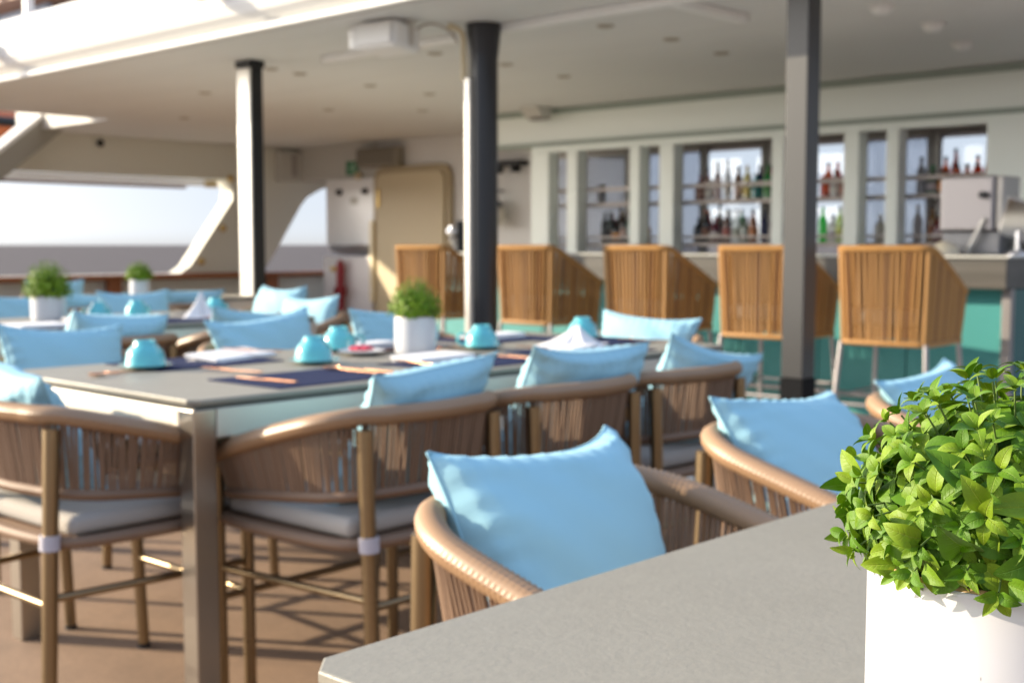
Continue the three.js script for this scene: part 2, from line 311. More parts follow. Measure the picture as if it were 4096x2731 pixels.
// ---------------------------------------------------------------- bar back wall: header, frame, shelves, windows
{
  const o = thing('bar_wall', 'pale sage timber bar wall with posts framing the bottle shelves', 'bar wall');
  part('header', bx(9.78, 10.95, 2.16, CH - 0.002, -9.74, -1.62), M.sage, o);
  part('cornice', bx(9.745, 10.0, 2.118, 2.157, -9.44, -1.62, 0.008), M.sageDark, o);
  part('top_trim', bx(9.755, 9.778, 2.44, CH - 0.006, -9.42, -1.62), M.sageDark, o);
  part('top_rail', bx(9.80, 9.95, 2.055, 2.116, -8.92, -1.62), M.sage, o);
  const posts = [[-8.92, -8.67], [-8.42, -8.28], [-7.6, -7.48], [-7.24, -7.07], [-5.99, -5.87], [-5.28, -5.14], [-4.89, -4.78]];
  for (const [a, b] of posts) part('post', bx(9.79, 9.95, 0.92, 2.053, a, b, 0.006), M.sage, o);
  for (let i = 0; i < 2; i++) part('panel', bx(9.79, 9.93, 0.92, 2.053, -4.04 + i * 1.21 + (i ? 0.004 : 0), -4.04 + (i + 1) * 1.21, 0.004), M.sage, o);
  // back wall with rounded windows
  const wins = [[-9.52, -9.22], [-9.08, -8.45], [-8.40, -8.22], [-8.18, -7.94], [-7.74, -7.46], [-7.42, -6.72], [-6.61, -5.75], [-5.63, -5.27], [-5.24, -4.99], [-4.9, -4.43]];
  const hole = (a, b) => { const r = 0.09, y0 = 0.98, y1 = 2.085, p = new THREE.Path(); p.moveTo(a + r, y0); p.lineTo(b - r, y0); p.quadraticCurveTo(b, y0, b, y0 + r); p.lineTo(b, y1 - r); p.quadraticCurveTo(b, y1, b - r, y1); p.lineTo(a + r, y1); p.quadraticCurveTo(a, y1, a, y1 - r); p.lineTo(a, y0 + r); p.quadraticCurveTo(a, y0, a + r, y0); return p; };
  const s = new THREE.Shape([[-9.7, 0], [-1.62, 0], [-1.62, 2.158], [-9.7, 2.158]].map(p => new THREE.Vector2(...p)));
  for (const [a, b] of wins) s.holes.push(hole(a, b));
  // shape x -> world z, y -> y, extruded towards -x
  part('rear_wall', new THREE.ExtrudeGeometry(s, { depth: 0.08, bevelEnabled: false }).rotateY(-Math.PI / 2).translate(10.9, 0, 0), M.darkWall, o);
  for (const [a, b] of wins) {
    const p = part('window', [bx(10.80, 10.815, 0.95, 2.1, a - 0.03, a + 0.012), bx(10.80, 10.815, 0.95, 2.1, b - 0.012, b + 0.03)], M.greyPaint, o);
    part('pane', bx(10.86, 10.864, 0.96, 2.1, a - 0.01, b + 0.01), M.glass, p);
  }
  part('back_counter', bx(9.35, 10.4, 0.86, 0.918, -8.84, -1.62, 0.006), M.stone, o);
  part('cabinet', bx(9.40, 10.35, 0, 0.858, -8.84, -1.62), M.sageDark, o);
  // shelves by bay
  const bays = [[-8.66, -8.43], [-8.27, -7.61], [-7.47, -7.25], [-7.06, -5.88], [-5.86, -5.29], [-5.13, -4.90], [-4.77, -4.05]];
  for (const [a, b] of bays) {
    for (const y of [1.52, 1.115]) part('shelf', bx(9.97, 10.25, y - 0.035, y, a - 0.05, b + 0.05, 0.004), M.shelf, o);
    part('guard_rail', bx(9.955, 9.968, 1.635, 1.675, a - 0.05, b + 0.05, 0.003), M.shelf, o);
    part('guard_rail', bx(9.955, 9.968, 1.155, 1.18, a - 0.05, b + 0.05, 0.003), M.shelf, o);
  }
  // pleated curtains between the windows
  const cur = (label, a, b) => {
    const c = thing('curtain', label, 'curtain', [10.79, 0.95, (a + b) / 2], 0, 'pleated curtains behind the bottle shelves');
    const n = Math.round((b - a) * 60), P = []; for (let i = 0; i <= n; i++) P.push([a + (b - a) * i / n - (a + b) / 2, 0.012 * Math.sin(i * 1.5)]);
    const g = new THREE.PlaneGeometry(b - a, 1.12, n, 1), q = g.attributes.position;
    for (let i = 0; i < q.count; i++) { const k = i % (n + 1); q.setXYZ(i, P[k][1], q.getY(i) + 0.56, P[k][0]); }
    g.computeVertexNormals(); part('fabric', g, M.curtain, c); part('track', bx(-0.02, 0.01, 1.125, 1.15, -(b - a) / 2, (b - a) / 2), M.greyPaint, c);
  };
  cur('pleated grey curtain behind the leftmost narrow shelf bay', -9.54, -9.2);
  cur('pleated blue grey curtain behind the left bay of bottle shelves', -9.09, -8.43);
  cur('pleated blue grey curtain strip behind the narrow bay', -8.19, -7.93);
  cur('pleated curtain strip left of the wide bright window', -7.75, -7.45);
  cur('pleated curtain strip right of the square charcoal pillar', -5.64, -5.40);
  cur('pleated blue grey curtain left of the steel drinks machine', -5.25, -4.98);
}

// bottles
{
  const GL = {}; const glassOf = rgb => GL[rgb] ??= mat(rgb, 0.08, { transmission: 0.5, thickness: 0 });
  const SO = {}; const solidOf = rgb => SO[rgb] ??= mat(rgb, 0.5);
  const shapes = {
    wine: [[0.001, 0], [0.037, 0], [0.039, 0.01], [0.039, 0.19], [0.03, 0.22], [0.015, 0.245], [0.014, 0.29]],
    tall: [[0.001, 0], [0.034, 0], [0.036, 0.01], [0.036, 0.22], [0.026, 0.25], [0.014, 0.28], [0.013, 0.35]],
    squat: [[0.001, 0], [0.05, 0], [0.053, 0.012], [0.053, 0.13], [0.04, 0.165], [0.017, 0.185], [0.016, 0.215]],
    jar: [[0.001, 0], [0.042, 0], [0.045, 0.01], [0.045, 0.14], [0.036, 0.16], [0.036, 0.175]],
  };
  const capH = { wine: [0.016, 0.285, 0.03], tall: [0.015, 0.345, 0.03], squat: [0.019, 0.21, 0.03], jar: [0.039, 0.17, 0.022] };
  const geo = {}; for (const k in shapes) geo[k] = lathe(shapes[k], 20).toNonIndexed();
  const WORD = ['first', 'second', 'third', 'fourth', 'fifth', 'sixth', 'seventh', 'eighth', 'ninth', 'tenth'];
  const row = (shelf, bay, y, list, rank) => list.forEach(([z, kind, colour, rgb, lab, cap, x = 10.1], i) => {
    const b = thing('bottle', `${colour} bottle, ${rank ?? WORD[i]} from left, ${shelf.slice(4)} shelf, ${bay.slice(4)}`, 'bottle', [x, y, z], 0, 'bottles on the bar shelves');
    const m = new THREE.Mesh(geo[kind], glassOf(rgb)); m.name = 'glass'; m.castShadow = m.receiveShadow = true; b.add(m);
    const [r, h, l] = capH[kind]; part('cap', cyl(V(0, h, 0), V(0, h + l, 0), r, r, 12), solidOf(cap), b);
    if (lab) { const R = shapes[kind][3][0] + 0.0015; part('label_band', new THREE.CylinderGeometry(R, R, shapes[kind][3][1] * 0.5, 20, 1, true).translate(0, shapes[kind][3][1] * 0.48, 0), solidOf(lab), b); }
  });
  const back = (shelf, bay, y, za, zb, n, pal) => { const W2 = WORD; for (let i = 0; i < n; i++) {
    const [colour, rgb, lab, cap, kind] = pal[i % pal.length];
    row(shelf, bay, y, [[za + (zb - za) * (i + 0.5) / n, kind, colour, rgb, lab, cap, 10.205]], `back rank ${W2[i]}`);
  } };
  const blk = [0.02, 0.02, 0.02], wh = [0.7, 0.68, 0.64], gold = [0.55, 0.38, 0.08];
  row('the upper', 'the left bay', 1.52, [[-8.2, 'jar', 'grey', [0.3, 0.3, 0.32], null, blk], [-7.72, 'jar', 'amber', [0.5, 0.2, 0.05], wh, blk], [-7.82, 'squat', 'dark teal', [0.03, 0.12, 0.14], null, blk, 10.14]].sort((a, b) => a[0] - b[0]));
  row('the upper', 'the wide middle bay', 1.52, [
    [-6.97, 'squat', 'dark red', [0.25, 0.02, 0.03], [0.4, 0.25, 0.2], [0.2, 0.02, 0.03]], [-6.86, 'jar', 'frosted pale', [0.7, 0.7, 0.72], wh, wh], [-6.77, 'wine', 'pale pink', [0.75, 0.6, 0.6], null, blk], [-6.66, 'tall', 'tall clear', [0.85, 0.87, 0.9], wh, [0.12, 0.13, 0.14]],
    [-6.54, 'wine', 'brown', [0.3, 0.14, 0.06], [0.6, 0.45, 0.4], blk], [-6.44, 'wine', 'yellow labelled', [0.8, 0.72, 0.35], [0.75, 0.6, 0.2], gold], [-6.34, 'squat', 'teal', [0.03, 0.35, 0.32], null, blk], [-6.22, 'wine', 'bright green', [0.06, 0.45, 0.12], [0.1, 0.3, 0.1], [0.05, 0.2, 0.05]], [-6.12, 'squat', 'olive green', [0.12, 0.3, 0.06], null, [0.2, 0.3, 0.05]], [-6.02, 'wine', 'dark green', [0.03, 0.2, 0.08], wh, blk]]);
  row('the upper', 'the bay right of the charcoal pillar', 1.52, [[-5.62, 'jar', 'red orange', [0.75, 0.12, 0.04], [0.7, 0.1, 0.03], [0.6, 0.1, 0.03]], [-5.52, 'squat', 'clear', [0.85, 0.85, 0.85], wh, [0.3, 0.1, 0.05]], [-5.42, 'squat', 'brown orange', [0.5, 0.15, 0.05], [0.3, 0.1, 0.06], blk], [-5.33, 'wine', 'dark amber', [0.3, 0.08, 0.03], null, blk]]);
  row('the upper', 'the right bay', 1.52, [[-4.72, 'wine', 'smoky grey', [0.4, 0.38, 0.38], null, blk], [-4.62, 'squat', 'black and green', [0.04, 0.2, 0.08], [0.5, 0.45, 0.47], [0.03, 0.3, 0.1]], [-4.52, 'jar', 'orange', [0.85, 0.3, 0.04], [0.8, 0.3, 0.05], [0.05, 0.04, 0.04]], [-4.45, 'tall', 'tall red black topped', [0.6, 0.05, 0.03], [0.5, 0.06, 0.05], blk, 10.16], [-4.41, 'squat', 'orange red', [0.85, 0.18, 0.05], [0.8, 0.25, 0.12], blk], [-4.32, 'squat', 'salmon', [0.8, 0.25, 0.15], [0.75, 0.3, 0.22], blk], [-4.24, 'squat', 'scarlet', [0.75, 0.06, 0.03], [0.6, 0.15, 0.12], blk], [-4.15, 'squat', 'pale red', [0.8, 0.2, 0.14], [0.75, 0.35, 0.25], [0.3, 0.2, 0.1]], [-4.08, 'wine', 'amber', [0.6, 0.25, 0.06], [0.7, 0.4, 0.25], [0.3, 0.15, 0.05]]]);
  row('the lower', 'the leftmost narrow bay', 1.115, [[-8.52, 'wine', 'black', [0.02, 0.02, 0.03], null, blk]]);
  row('the lower', 'the left bay', 1.115, [[-8.16, 'wine', 'black', [0.02, 0.03, 0.03], null, blk], [-8.08, 'wine', 'very dark green', [0.02, 0.05, 0.03], [0.06, 0.05, 0.05], blk], [-8.0, 'squat', 'orange labelled black', [0.02, 0.02, 0.02], [0.7, 0.3, 0.05], blk], [-7.91, 'wine', 'dark brown', [0.05, 0.03, 0.02], [0.5, 0.35, 0.3], [0.4, 0.3, 0.15]], [-7.82, 'wine', 'green white labelled', [0.05, 0.2, 0.12], [0.4, 0.5, 0.5], blk], [-7.73, 'wine', 'dark pink', [0.3, 0.08, 0.1], wh, blk], [-7.66, 'squat', 'pale pink', [0.8, 0.65, 0.68], null, wh]]);
  row('the lower', 'the narrow bay', 1.115, [[-7.38, 'wine', 'red', [0.5, 0.03, 0.05], null, [0.5, 0.04, 0.06]]]);
  row('the lower', 'the wide middle bay', 1.115, [[-6.98, 'squat', 'black', [0.02, 0.02, 0.02], null, blk], [-6.9, 'wine', 'black orange topped', [0.03, 0.02, 0.02], [0.3, 0.15, 0.1], [0.75, 0.2, 0.06]], [-6.79, 'squat', 'maroon white labelled', [0.2, 0.02, 0.05], wh, [0.2, 0.02, 0.06]], [-6.66, 'wine', 'brown', [0.15, 0.05, 0.02], [0.4, 0.12, 0.1], blk], [-6.55, 'wine', 'clear', [0.8, 0.85, 0.85], [0.4, 0.42, 0.36], blk], [-6.45, 'squat', 'grey green', [0.4, 0.45, 0.4], null, blk], [-6.37, 'wine', 'orange brown', [0.4, 0.14, 0.04], [0.5, 0.2, 0.08], blk], [-6.14, 'wine', 'red topped maroon', [0.2, 0.02, 0.04], [0.45, 0.36, 0.33], [0.5, 0.03, 0.05]], [-6.04, 'squat', 'dark maroon', [0.15, 0.02, 0.03], null, [0.2, 0.02, 0.03]]]);
  row('the lower', 'the bay right of the charcoal pillar', 1.115, [[-5.64, 'wine', 'vivid green', [0.03, 0.75, 0.10], null, [0.03, 0.6, 0.1]], [-5.54, 'squat', 'clear', [0.85, 0.85, 0.8], [0.3, 0.28, 0.35], blk], [-5.47, 'wine', 'yellow green labelled', [0.6, 0.75, 0.3], [0.6, 0.65, 0.2], blk], [-5.36, 'wine', 'dark pink', [0.35, 0.04, 0.08], wh, [0.4, 0.05, 0.05]]]);
  row('the lower', 'the slim bay by the right curtain', 1.115, [[-5.08, 'squat', 'cream', [0.6, 0.56, 0.48], null, wh], [-4.97, 'wine', 'dark green', [0.02, 0.16, 0.05], null, [0.02, 0.1, 0.05]]]);
  row('the lower', 'the right bay', 1.115, [[-4.74, 'wine', 'smoky', [0.45, 0.4, 0.38], null, [0.35, 0.28, 0.2]], [-4.61, 'wine', 'amber black capped', [0.4, 0.2, 0.04], [0.3, 0.12, 0.06], blk], [-4.55, 'squat', 'dark red', [0.25, 0.03, 0.04], [0.5, 0.4, 0.42], blk], [-4.47, 'squat', 'wine red', [0.2, 0.03, 0.06], [0.45, 0.36, 0.4], [0.3, 0.08, 0.1]], [-4.36, 'tall', 'yellow labelled orange', [0.8, 0.3, 0.06], [0.75, 0.55, 0.08], [0.25, 0.15, 0.15]], [-4.24, 'squat', 'orange', [0.8, 0.3, 0.1], null, blk]]);
  const pal = [['ruby', [0.4, 0.03, 0.04], [0.5, 0.4, 0.35], blk, 'wine'], ['smoky brown', [0.2, 0.12, 0.08], wh, blk, 'tall'], ['clear', [0.8, 0.84, 0.86], null, [0.4, 0.42, 0.45], 'wine'], ['green', [0.05, 0.35, 0.1], [0.5, 0.5, 0.3], blk, 'wine'], ['golden', [0.7, 0.42, 0.08], [0.6, 0.5, 0.3], gold, 'squat'], ['navy', [0.04, 0.05, 0.2], null, blk, 'wine']];
  const pal2 = [['orange', [0.85, 0.25, 0.05], [0.8, 0.35, 0.15], blk, 'wine'], ['scarlet', [0.7, 0.06, 0.03], null, [0.5, 0.05, 0.03], 'wine'], ['amber', [0.6, 0.25, 0.05], wh, blk, 'squat']];
  back('the upper', 'the wide middle bay', 1.52, -7.02, -5.95, 9, pal); back('the upper', 'the right bay', 1.52, -4.6, -4.05, 6, pal2); back('the lower', 'the wide middle bay', 1.115, -7.0, -6.0, 8, pal); back('the lower', 'the right bay', 1.115, -4.72, -4.15, 5, pal2); back('the lower', 'the left bay', 1.115, -8.2, -7.65, 5, pal); back('the upper', 'the bay right of the charcoal pillar', 1.52, -5.7, -5.32, 4, pal2);
}

// ---------------------------------------------------------------- bar counter and what stands on it
{
  const o = thing('bar_counter', 'long bar counter with dark stone front above turquoise panels', 'bar');
  part('fascia', bx(6.97, 7.55, 0.845, 1.018, -7.62, -2.74, 0.006), M.stone, o);
  part('counter_top', bx(6.95, 7.6, 1.02, 1.034, -7.64, -2.72, 0.004), mat([0.50, 0.50, 0.47], 0.25), o);
  for (let i = 0; i < 8; i++) part('front_panel', bx(7.12, 7.16, 0.03, 0.842, -7.55 + i * 0.594, -7.55 + (i + 1) * 0.594 - 0.008, 0.004), M.teal, o);
  part('core', bx(7.165, 7.55, 0, 0.842, -7.58, -2.80), M.tealDark, o);
  part('end_post', bx(7.06, 7.115, 0, 0.842, -2.80, -2.745, 0.005), M.brushed, o);
  part('end_panel', bx(7.12, 7.9, 0, 0.842, -2.775, -2.75, 0.004), M.tealDark, o);
  part('end_fascia', bx(7.56, 8.6, 0.845, 1.03, -2.9, -2.74, 0.004), M.stone, o);
  part('foot_rail', [cyl(V(6.98, 0.18, -7.5), V(6.98, 0.18, -2.8), 0.018), ...[-7.4, -6, -4.5, -3].map(z => cyl(V(6.98, 0.18, z), V(7.12, 0.18, z), 0.012))], M.brushed, o);

  const m = thing('drinks_machine', 'tall steel drinks machine with black knob at the bar end', 'machine', [7.55, 1.034, -3.16]);
  part('body', bx(-0.12, 0.16, 0.14, 0.48, -0.19, 0.15, 0.02), M.brushed, m);
  part('side_panel', bx(-0.10, 0.15, 0.15, 0.475, 0.152, 0.2, 0.01), mat([0.36, 0.34, 0.32], 0.4, { metalness: 0.6 }), m);
  part('base', bx(-0.09, 0.15, 0.002, 0.138, -0.18, 0.18, 0.01), mat([0.26, 0.255, 0.26], 0.45, { metalness: 0.4 }), m);
  part('knob', cyl(V(-0.12, 0.36, 0.09), V(-0.16, 0.36, 0.09), 0.022), M.blackPaint, m);
  part('strut', cyl(V(-0.14, 0.01, 0.0), V(-0.13, 0.22, 0.1), 0.016), M.paleMetal, m);
  const t = thing('tablet_stand', 'shiny tilted screen on a stand at the right bar end', 'screen', [7.35, 1.034, -2.83]);
  part('screen', bx(-0.012, 0.012, -0.12, 0.12, -0.09, 0.09, 0.008).rotateX(0.35).rotateZ(0.3).translate(0, 0.21, 0), M.chrome, t);
  part('stem', cyl(V(0, 0, 0), V(0, 0.14, 0), 0.012), M.chrome, t);
  part('foot', lathe([[0.001, 0.03], [0.05, 0.028], [0.07, 0.01], [0.07, 0]], 24), M.chrome, t);
  const pr = thing('till_printer', 'black till printer behind the tilted screen', 'printer', [7.65, 1.034, -2.84]);
  part('case', bx(-0.1, 0.1, 0, 0.13, -0.08, 0.07, 0.015), M.blackPaint, pr); part('lid', bx(-0.09, 0.08, 0.132, 0.15, -0.07, 0.06, 0.006), M.charcoal, pr);
  const b = thing('cream_bowl', 'upturned cream bowl on the bar left of the machine', 'bowl', [7.3, 1.036, -3.25]);
  part('bowl', lathe([[0.001, 0.075], [0.04, 0.073], [0.075, 0.045], [0.085, 0.0], [0.08, 0.0]], 32), mat([0.78, 0.68, 0.50], 0.5), b);
  part('foot_ring', lathe([[0.022, 0.082], [0.028, 0.082], [0.03, 0.07]], 24), mat([0.7, 0.6, 0.45], 0.5), b);
  const f = thing('beer_tap', 'chrome beer tap with dark column beside the round pillar', 'tap', [7.3, 1.034, -7.45]);
  part('column', [cyl(V(0, 0, 0), V(0, 0.26, 0), 0.035), cyl(V(0, 0, 0), V(0, 0.02, 0), 0.06)], M.blackPaint, f);
  part('tap_head', [new THREE.SphereGeometry(0.055, 20, 14).translate(-0.05, 0.17, -0.04), cyl(V(0, 0.2, 0), V(-0.1, 0.2, -0.02), 0.016)], M.chrome, f);
  part('tap_handle', cyl(V(-0.1, 0.12, -0.01), V(-0.08, 0.02, 0.04), 0.02, 0.014), M.paleMetal, f);
}

// ---------------------------------------------------------------- ceiling fittings
{
  const proto = thing('ceiling_downlight', 'x', 'downlight', [0, CH, 0], 0, 'small recessed downlights in the ceiling');
  part('trim_ring', lathe([[0.028, -0.001], [0.05, -0.012], [0.058, -0.006], [0.06, -0.0005]], 24), mat([0.44, 0.40, 0.34], 0.5), proto);
  part('lens', new THREE.CircleGeometry(0.03, 20).rotateX(Math.PI / 2).translate(0, -0.003, 0), mat([0.2, 0.16, 0.1], 0.3), proto);
  const S = [[6.54, -10.05], [7.67, -12.21], [6.35, -8.36], [7.24, -8.52], [8.24, -10.37], [8.97, -9.71], [6.36, -6.75], [8.03, -8.6], [7.13, -6.76], [6.32, -5.11], [7.96, -6.88], [7.04, -5.11], [7.8, -5.21], [6.02, -8.3]];
  const LW = ['left of the pale sided pillar, lower part', 'nearest the grey ship side', 'just right of the pale sided pillar top', 'midway between the left and round pillars', 'deep under the canopy before the end wall', 'above the vent box by the end wall', 'left of the round pillar top', 'left of the round pillar, lower one', 'just right of the round pillar', 'near the top edge right of the round pillar', 'between round pillar and bar header', 'highest of the two left of the charcoal pillar', 'beside the charcoal pillar, lower one', 'close beside the pale pillar, first one'];
  S.forEach(([x, z], i) => { const l = 'small downlight in the ceiling, ' + LW[i]; if (!i) { proto.position.set(x, CH, z); proto.userData.label = l; } else copy(proto, 'ceiling_downlight', l, 'downlight', [x, CH, z], 0, 'small recessed downlights in the ceiling'); });
  const big = (label, x, z) => {
    const o = thing('smoke_detector', label, 'detector', [x, CH, z], 0, 'white detectors at the right of the ceiling');
    part('base_plate', cyl(V(0, -0.016, 0), V(0, -0.001, 0), 0.075, 0.08, 24), M.whiteMatt, o);
    part('dome', lathe([[0.001, -0.055], [0.04, -0.052], [0.058, -0.035], [0.062, -0.017]], 24), M.white, o);
  };
  big('round white detector at the top edge, first of three', 6.91, -3.5); big('middle round white detector of the three on the right ceiling', 7.69, -3.54); big('round white detector nearest the bar wall on the right ceiling', 8.55, -3.72);
  const strip = (label, x0, x1, z0, z1) => { const o = thing('ceiling_duct', label, 'cable duct', [0, 0, 0], 0, 'white cable ducts on the ceiling'); part('channel', bx(x0, x1, CH - 0.05, CH - 0.001, z0, z1, 0.008), M.white, o); part('end_cap', x1 - x0 > z1 - z0 ? bx(x1 + 0.001, x1 + 0.012, CH - 0.052, CH - 0.001, z0 - 0.003, z1 + 0.003) : bx(x0 - 0.003, x1 + 0.003, CH - 0.052, CH - 0.001, z0 - 0.012, z0 - 0.001), M.whiteMatt, o); };
  strip('white cable duct on the ceiling left of the round pillar', 5.87, 5.95, -7.46, -5.82); strip('white cable duct running from the round pillar to the top edge', 5.80, 5.88, -5.55, -3.4); strip('short white cable duct across the top of the picture', 5.9, 6.6, -4.30, -4.22);
  const s = thing('hanging_speaker', 'white box speaker hung under the roof edge, cable to pillar', 'speaker', [5.3, 2.5, -6.04], 0.1);
  part('cabinet', bx(-0.13, 0.13, -0.19, -0.02, -0.17, 0.17, 0.035).rotateZ(-0.12), M.white, s);
  part('grille', bx(-0.145, -0.132, -0.175, -0.035, -0.15, 0.15, 0.02).rotateZ(-0.12), mat([0.66, 0.65, 0.63], 0.6), s);
  part('yoke', [bx(-0.02, 0.02, -0.03, -0.001, -0.185, 0.185, 0.006), bx(-0.02, 0.02, -0.16, -0.03, 0.172, 0.185, 0.005), bx(-0.02, 0.02, -0.16, -0.03, -0.185, -0.172, 0.005)], M.paleMetal, s);
  part('sensor', [cyl(V(-0.03, -0.03, -0.27), V(-0.03, -0.15, -0.27), 0.05, 0.045, 20), bx(-0.05, -0.01, -0.03, -0.002, -0.31, -0.19)], M.white, s);
  part('cable', sweep([V(0.05, -0.05, 0.18), V(0.1, -0.02, 0.24), V(0.18, -0.03, 0.28), V(0.28, -0.06, 0.28), V(0.38, -0.10, 0.24)], 40, 6, 0.007), mat([0.35, 0.28, 0.22], 0.6), s);
  const cl = thing('ceiling_speaker', 'small grey wedge speaker where the ceiling meets the bar wall', 'speaker', [9.55, CH, -8.64]);
  part('wedge', extrudeXY([[-0.12, -0.002], [0.12, -0.002], [0.12, -0.12], [-0.02, -0.1]], 0.24).translate(0, 0, -0.12), M.greyPaint, cl); part('grille', bx(-0.02, 0.1, -0.13, -0.122, -0.09, 0.09), M.darkWall, cl);
}

// ---------------------------------------------------------------- chairs
// plan of the wrapped rim: a rounded U open towards +z
function planU(w, zb, zf, rc, n = 26) {
  const p = []; p.push([-w, zf]);
  for (let i = 0; i <= 4; i++) p.push([-w - 0.004 * Math.sin(i / 4 * Math.PI), zf + (zb + rc - zf) * (i + 0.3) / 4.3]);
  for (let i = 1; i <= 5; i++) { const a = i / 5 * Math.PI / 2; p.push([-w + rc - rc * Math.cos(a), zb + rc - rc * Math.sin(a)]); }
  for (let i = 1; i < 5; i++) p.push([-w + rc + (2 * w - 2 * rc) * i / 5, zb - 0.012 * Math.sin(i / 5 * Math.PI)]);
  const q = p.slice().reverse(); const r = [];
  for (const [x, z] of p) r.push([x, z]);
  for (const [x, z] of p.slice(0, -4).reverse()) r.push([-x, z]);
  return r;
}
function makeChair(name, label) {
  const o = thing(name, label, 'chair', [0, 0, 0], 0, 'woven rope dining chairs');
  const top = z => { const t = Math.min(1, Math.max(0, (0.27 - z) / 0.5)); return 0.578 + 0.150 * Math.pow(t, 0.8); };
  const bot = z => 0.502 + 0.05 * Math.min(1, Math.max(0, (0.27 - z) / 0.5));
  const T = planU(0.272, -0.268, 0.215, 0.165).map(([x, z]) => V(x, top(z), z)), B = planU(0.236, -0.24, 0.205, 0.12).map(([x, z]) => V(x, bot(z), z));
  const wrap = amp => (t, i) => amp * (0.84 + 0.16 * (i % 2));
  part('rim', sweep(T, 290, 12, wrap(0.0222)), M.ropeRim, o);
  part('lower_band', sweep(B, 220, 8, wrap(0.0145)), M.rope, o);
  const ct = new THREE.CatmullRomCurve3(T, false, 'centripetal'), cb = new THREE.CatmullRomCurve3(B, false, 'centripetal'), rp = [], N = 118;
  for (let i = 0; i < N; i++) {
    const t = 0.012 + 0.976 * i / (N - 1), a = ct.getPointAt(Math.min(1, t + rr(-0.002, 0.002))), b = cb.getPointAt(Math.min(1, Math.max(0, t + rr(-0.004, 0.004))));
    rp.push(sweep([a, a.clone().lerp(b, 0.5).add(V(0, 0, 0)), b], 2, 5, 0.0043));
  }
  [M.rope, M.ropeDark, M.ropePale].forEach((m, k) => part('rope_weave', rp.filter((_, i) => (i * i * 13 + i * 7) % 11 % 5 === k || (k === 0 && (i * i * 13 + i * 7) % 11 % 5 > 2)), m, o, 'stuff'));
  for (const s of [-1, 1]) {
    const rl = part('leg', [cyl(V(s * 0.198, 0.012, -0.275), V(s * 0.203, 0.70, -0.252), 0.0165, 0.0185, 14)], M.bronze, o);
    const fl = part('leg', [cyl(V(s * 0.24, 0.012, 0.235), V(s * 0.258, 0.575, 0.218), 0.0155, 0.017, 14)], M.bronze, o);
    part('foot_cap', cyl(V(s * 0.198, 0, -0.275), V(s * 0.198, 0.011, -0.275), 0.017), M.blackPaint, rl);
    part('foot_cap', cyl(V(s * 0.24, 0, 0.235), V(s * 0.24, 0.011, 0.235), 0.017), M.blackPaint, fl);
    part('clip', cyl(V(s * 0.2005, 0.435, -0.262), V(s * 0.201, 0.468, -0.261), 0.0225, 0.0225, 14), M.clip, rl);
    part('side_stretcher', cyl(V(s * 0.2, 0.325, -0.262), V(s * 0.246, 0.325, 0.226), 0.0095), M.bronze, o);
  }
  part('rear_stretcher', cyl(V(-0.2, 0.31, -0.266), V(0.2, 0.31, -0.266), 0.0095), M.bronze, o);
  part('front_stretcher', cyl(V(-0.24, 0.25, 0.23), V(0.24, 0.25, 0.23), 0.0095), M.bronze, o);
  const fr = [[-0.235, 0.23], [-0.235, -0.2], [-0.19, -0.243], [0.19, -0.243], [0.235, -0.2], [0.235, 0.23], [0.2, 0.245], [-0.2, 0.245]].map(([x, z]) => V(x, 0.448, z));
  part('seat_frame', sweep(fr, 260, 8, wrap(0.0155), true), M.rope, o);
  part('seat_web', bx(-0.225, 0.225, 0.446, 0.456, -0.23, 0.235), M.rope, o);
  const sp = new RoundedBoxGeometry(0.455, 0.046, 0.455, 4, 0.02), q = sp.attributes.position;
  for (let i = 0; i < q.count; i++) if (q.getY(i) > 0) { const x = q.getX(i) / 0.23, z = q.getZ(i) / 0.23; q.setY(i, q.getY(i) + 0.008 * (1 - x * x) * (1 - z * z)); }
  sp.computeVertexNormals(); part('seat_pad', sp.translate(0, 0.481, 0.0), M.pad, o);
  return o;
}
const D2 = Math.PI / 2;
const CH_G = 'woven rope dining chairs';
const CHAIRS = [
  ['brown rope dining chair at the free end of the nearest set table, front left', 1.505, -2.765, D2 + 0.03],
  ['rope dining chair with back to the camera, left one of three at the set table', 1.91, -2.30, Math.PI + 0.02],
  ['middle rope dining chair of the three with their backs to the camera', 2.46, -2.30, Math.PI],
  ['rope dining chair with back to camera, furthest right along the set table', 2.98, -2.30, Math.PI - 0.03],
  ['large sunlit rope chair behind the empty table corner in the foreground', 1.36, -1.0, 0.03],
  ['rope chair with golden arm behind the foreground table, beside the basil leaves', 2.19, -1.10, -0.02],
  ['rope chair half hidden behind the large basil plant', 2.86, -1.10, 0],
  ['rope chair on the far side of the set table, behind the left cup', 1.90, -3.56, 0.06],
  ['rope chair on the far side of the set table, left of the middle basil pot', 2.66, -3.56, -0.06],
  ['rope chair on the far side of the set table, hidden behind the middle basil pot', 3.3, -3.56, 0],
  ['rope chair at the far end of the set table with sunlit pillow', 3.84, -3.03, -D2],
  ['rope chair with back to camera at the left of the second table row', 2.44, -4.58, Math.PI],
  ['rope chair with back to camera on the right of the second table row', 3.08, -4.58, Math.PI],
  ['rope chair at the end of the second table row, nearer one', 3.88, -5.28, -D2],
  ['rope chair at the end of the second table row, further one', 4.05, -5.76, -D2 + 0.1],
  ['rope chair beyond the second table, behind the left basil pot', 2.3, -6.0, 0],
  ['rope chair beyond the second table, left of the small far basil pot', 2.95, -6.0, 0],
  ['rope chair beyond the second table, below the small far basil pot', 3.55, -6.0, 0],
  ['rope chair with back to camera at the third table, left one', 3.5, -6.78, Math.PI],
  ['rope chair with back to camera at the third table, right one', 4.16, -6.78, Math.PI],
  ['rope chair on the sea side of the third table, left one', 3.3, -8.2, 0],
  ['rope chair on the sea side of the third table, right one', 4.2, -8.2, 0],
];
let chair0;
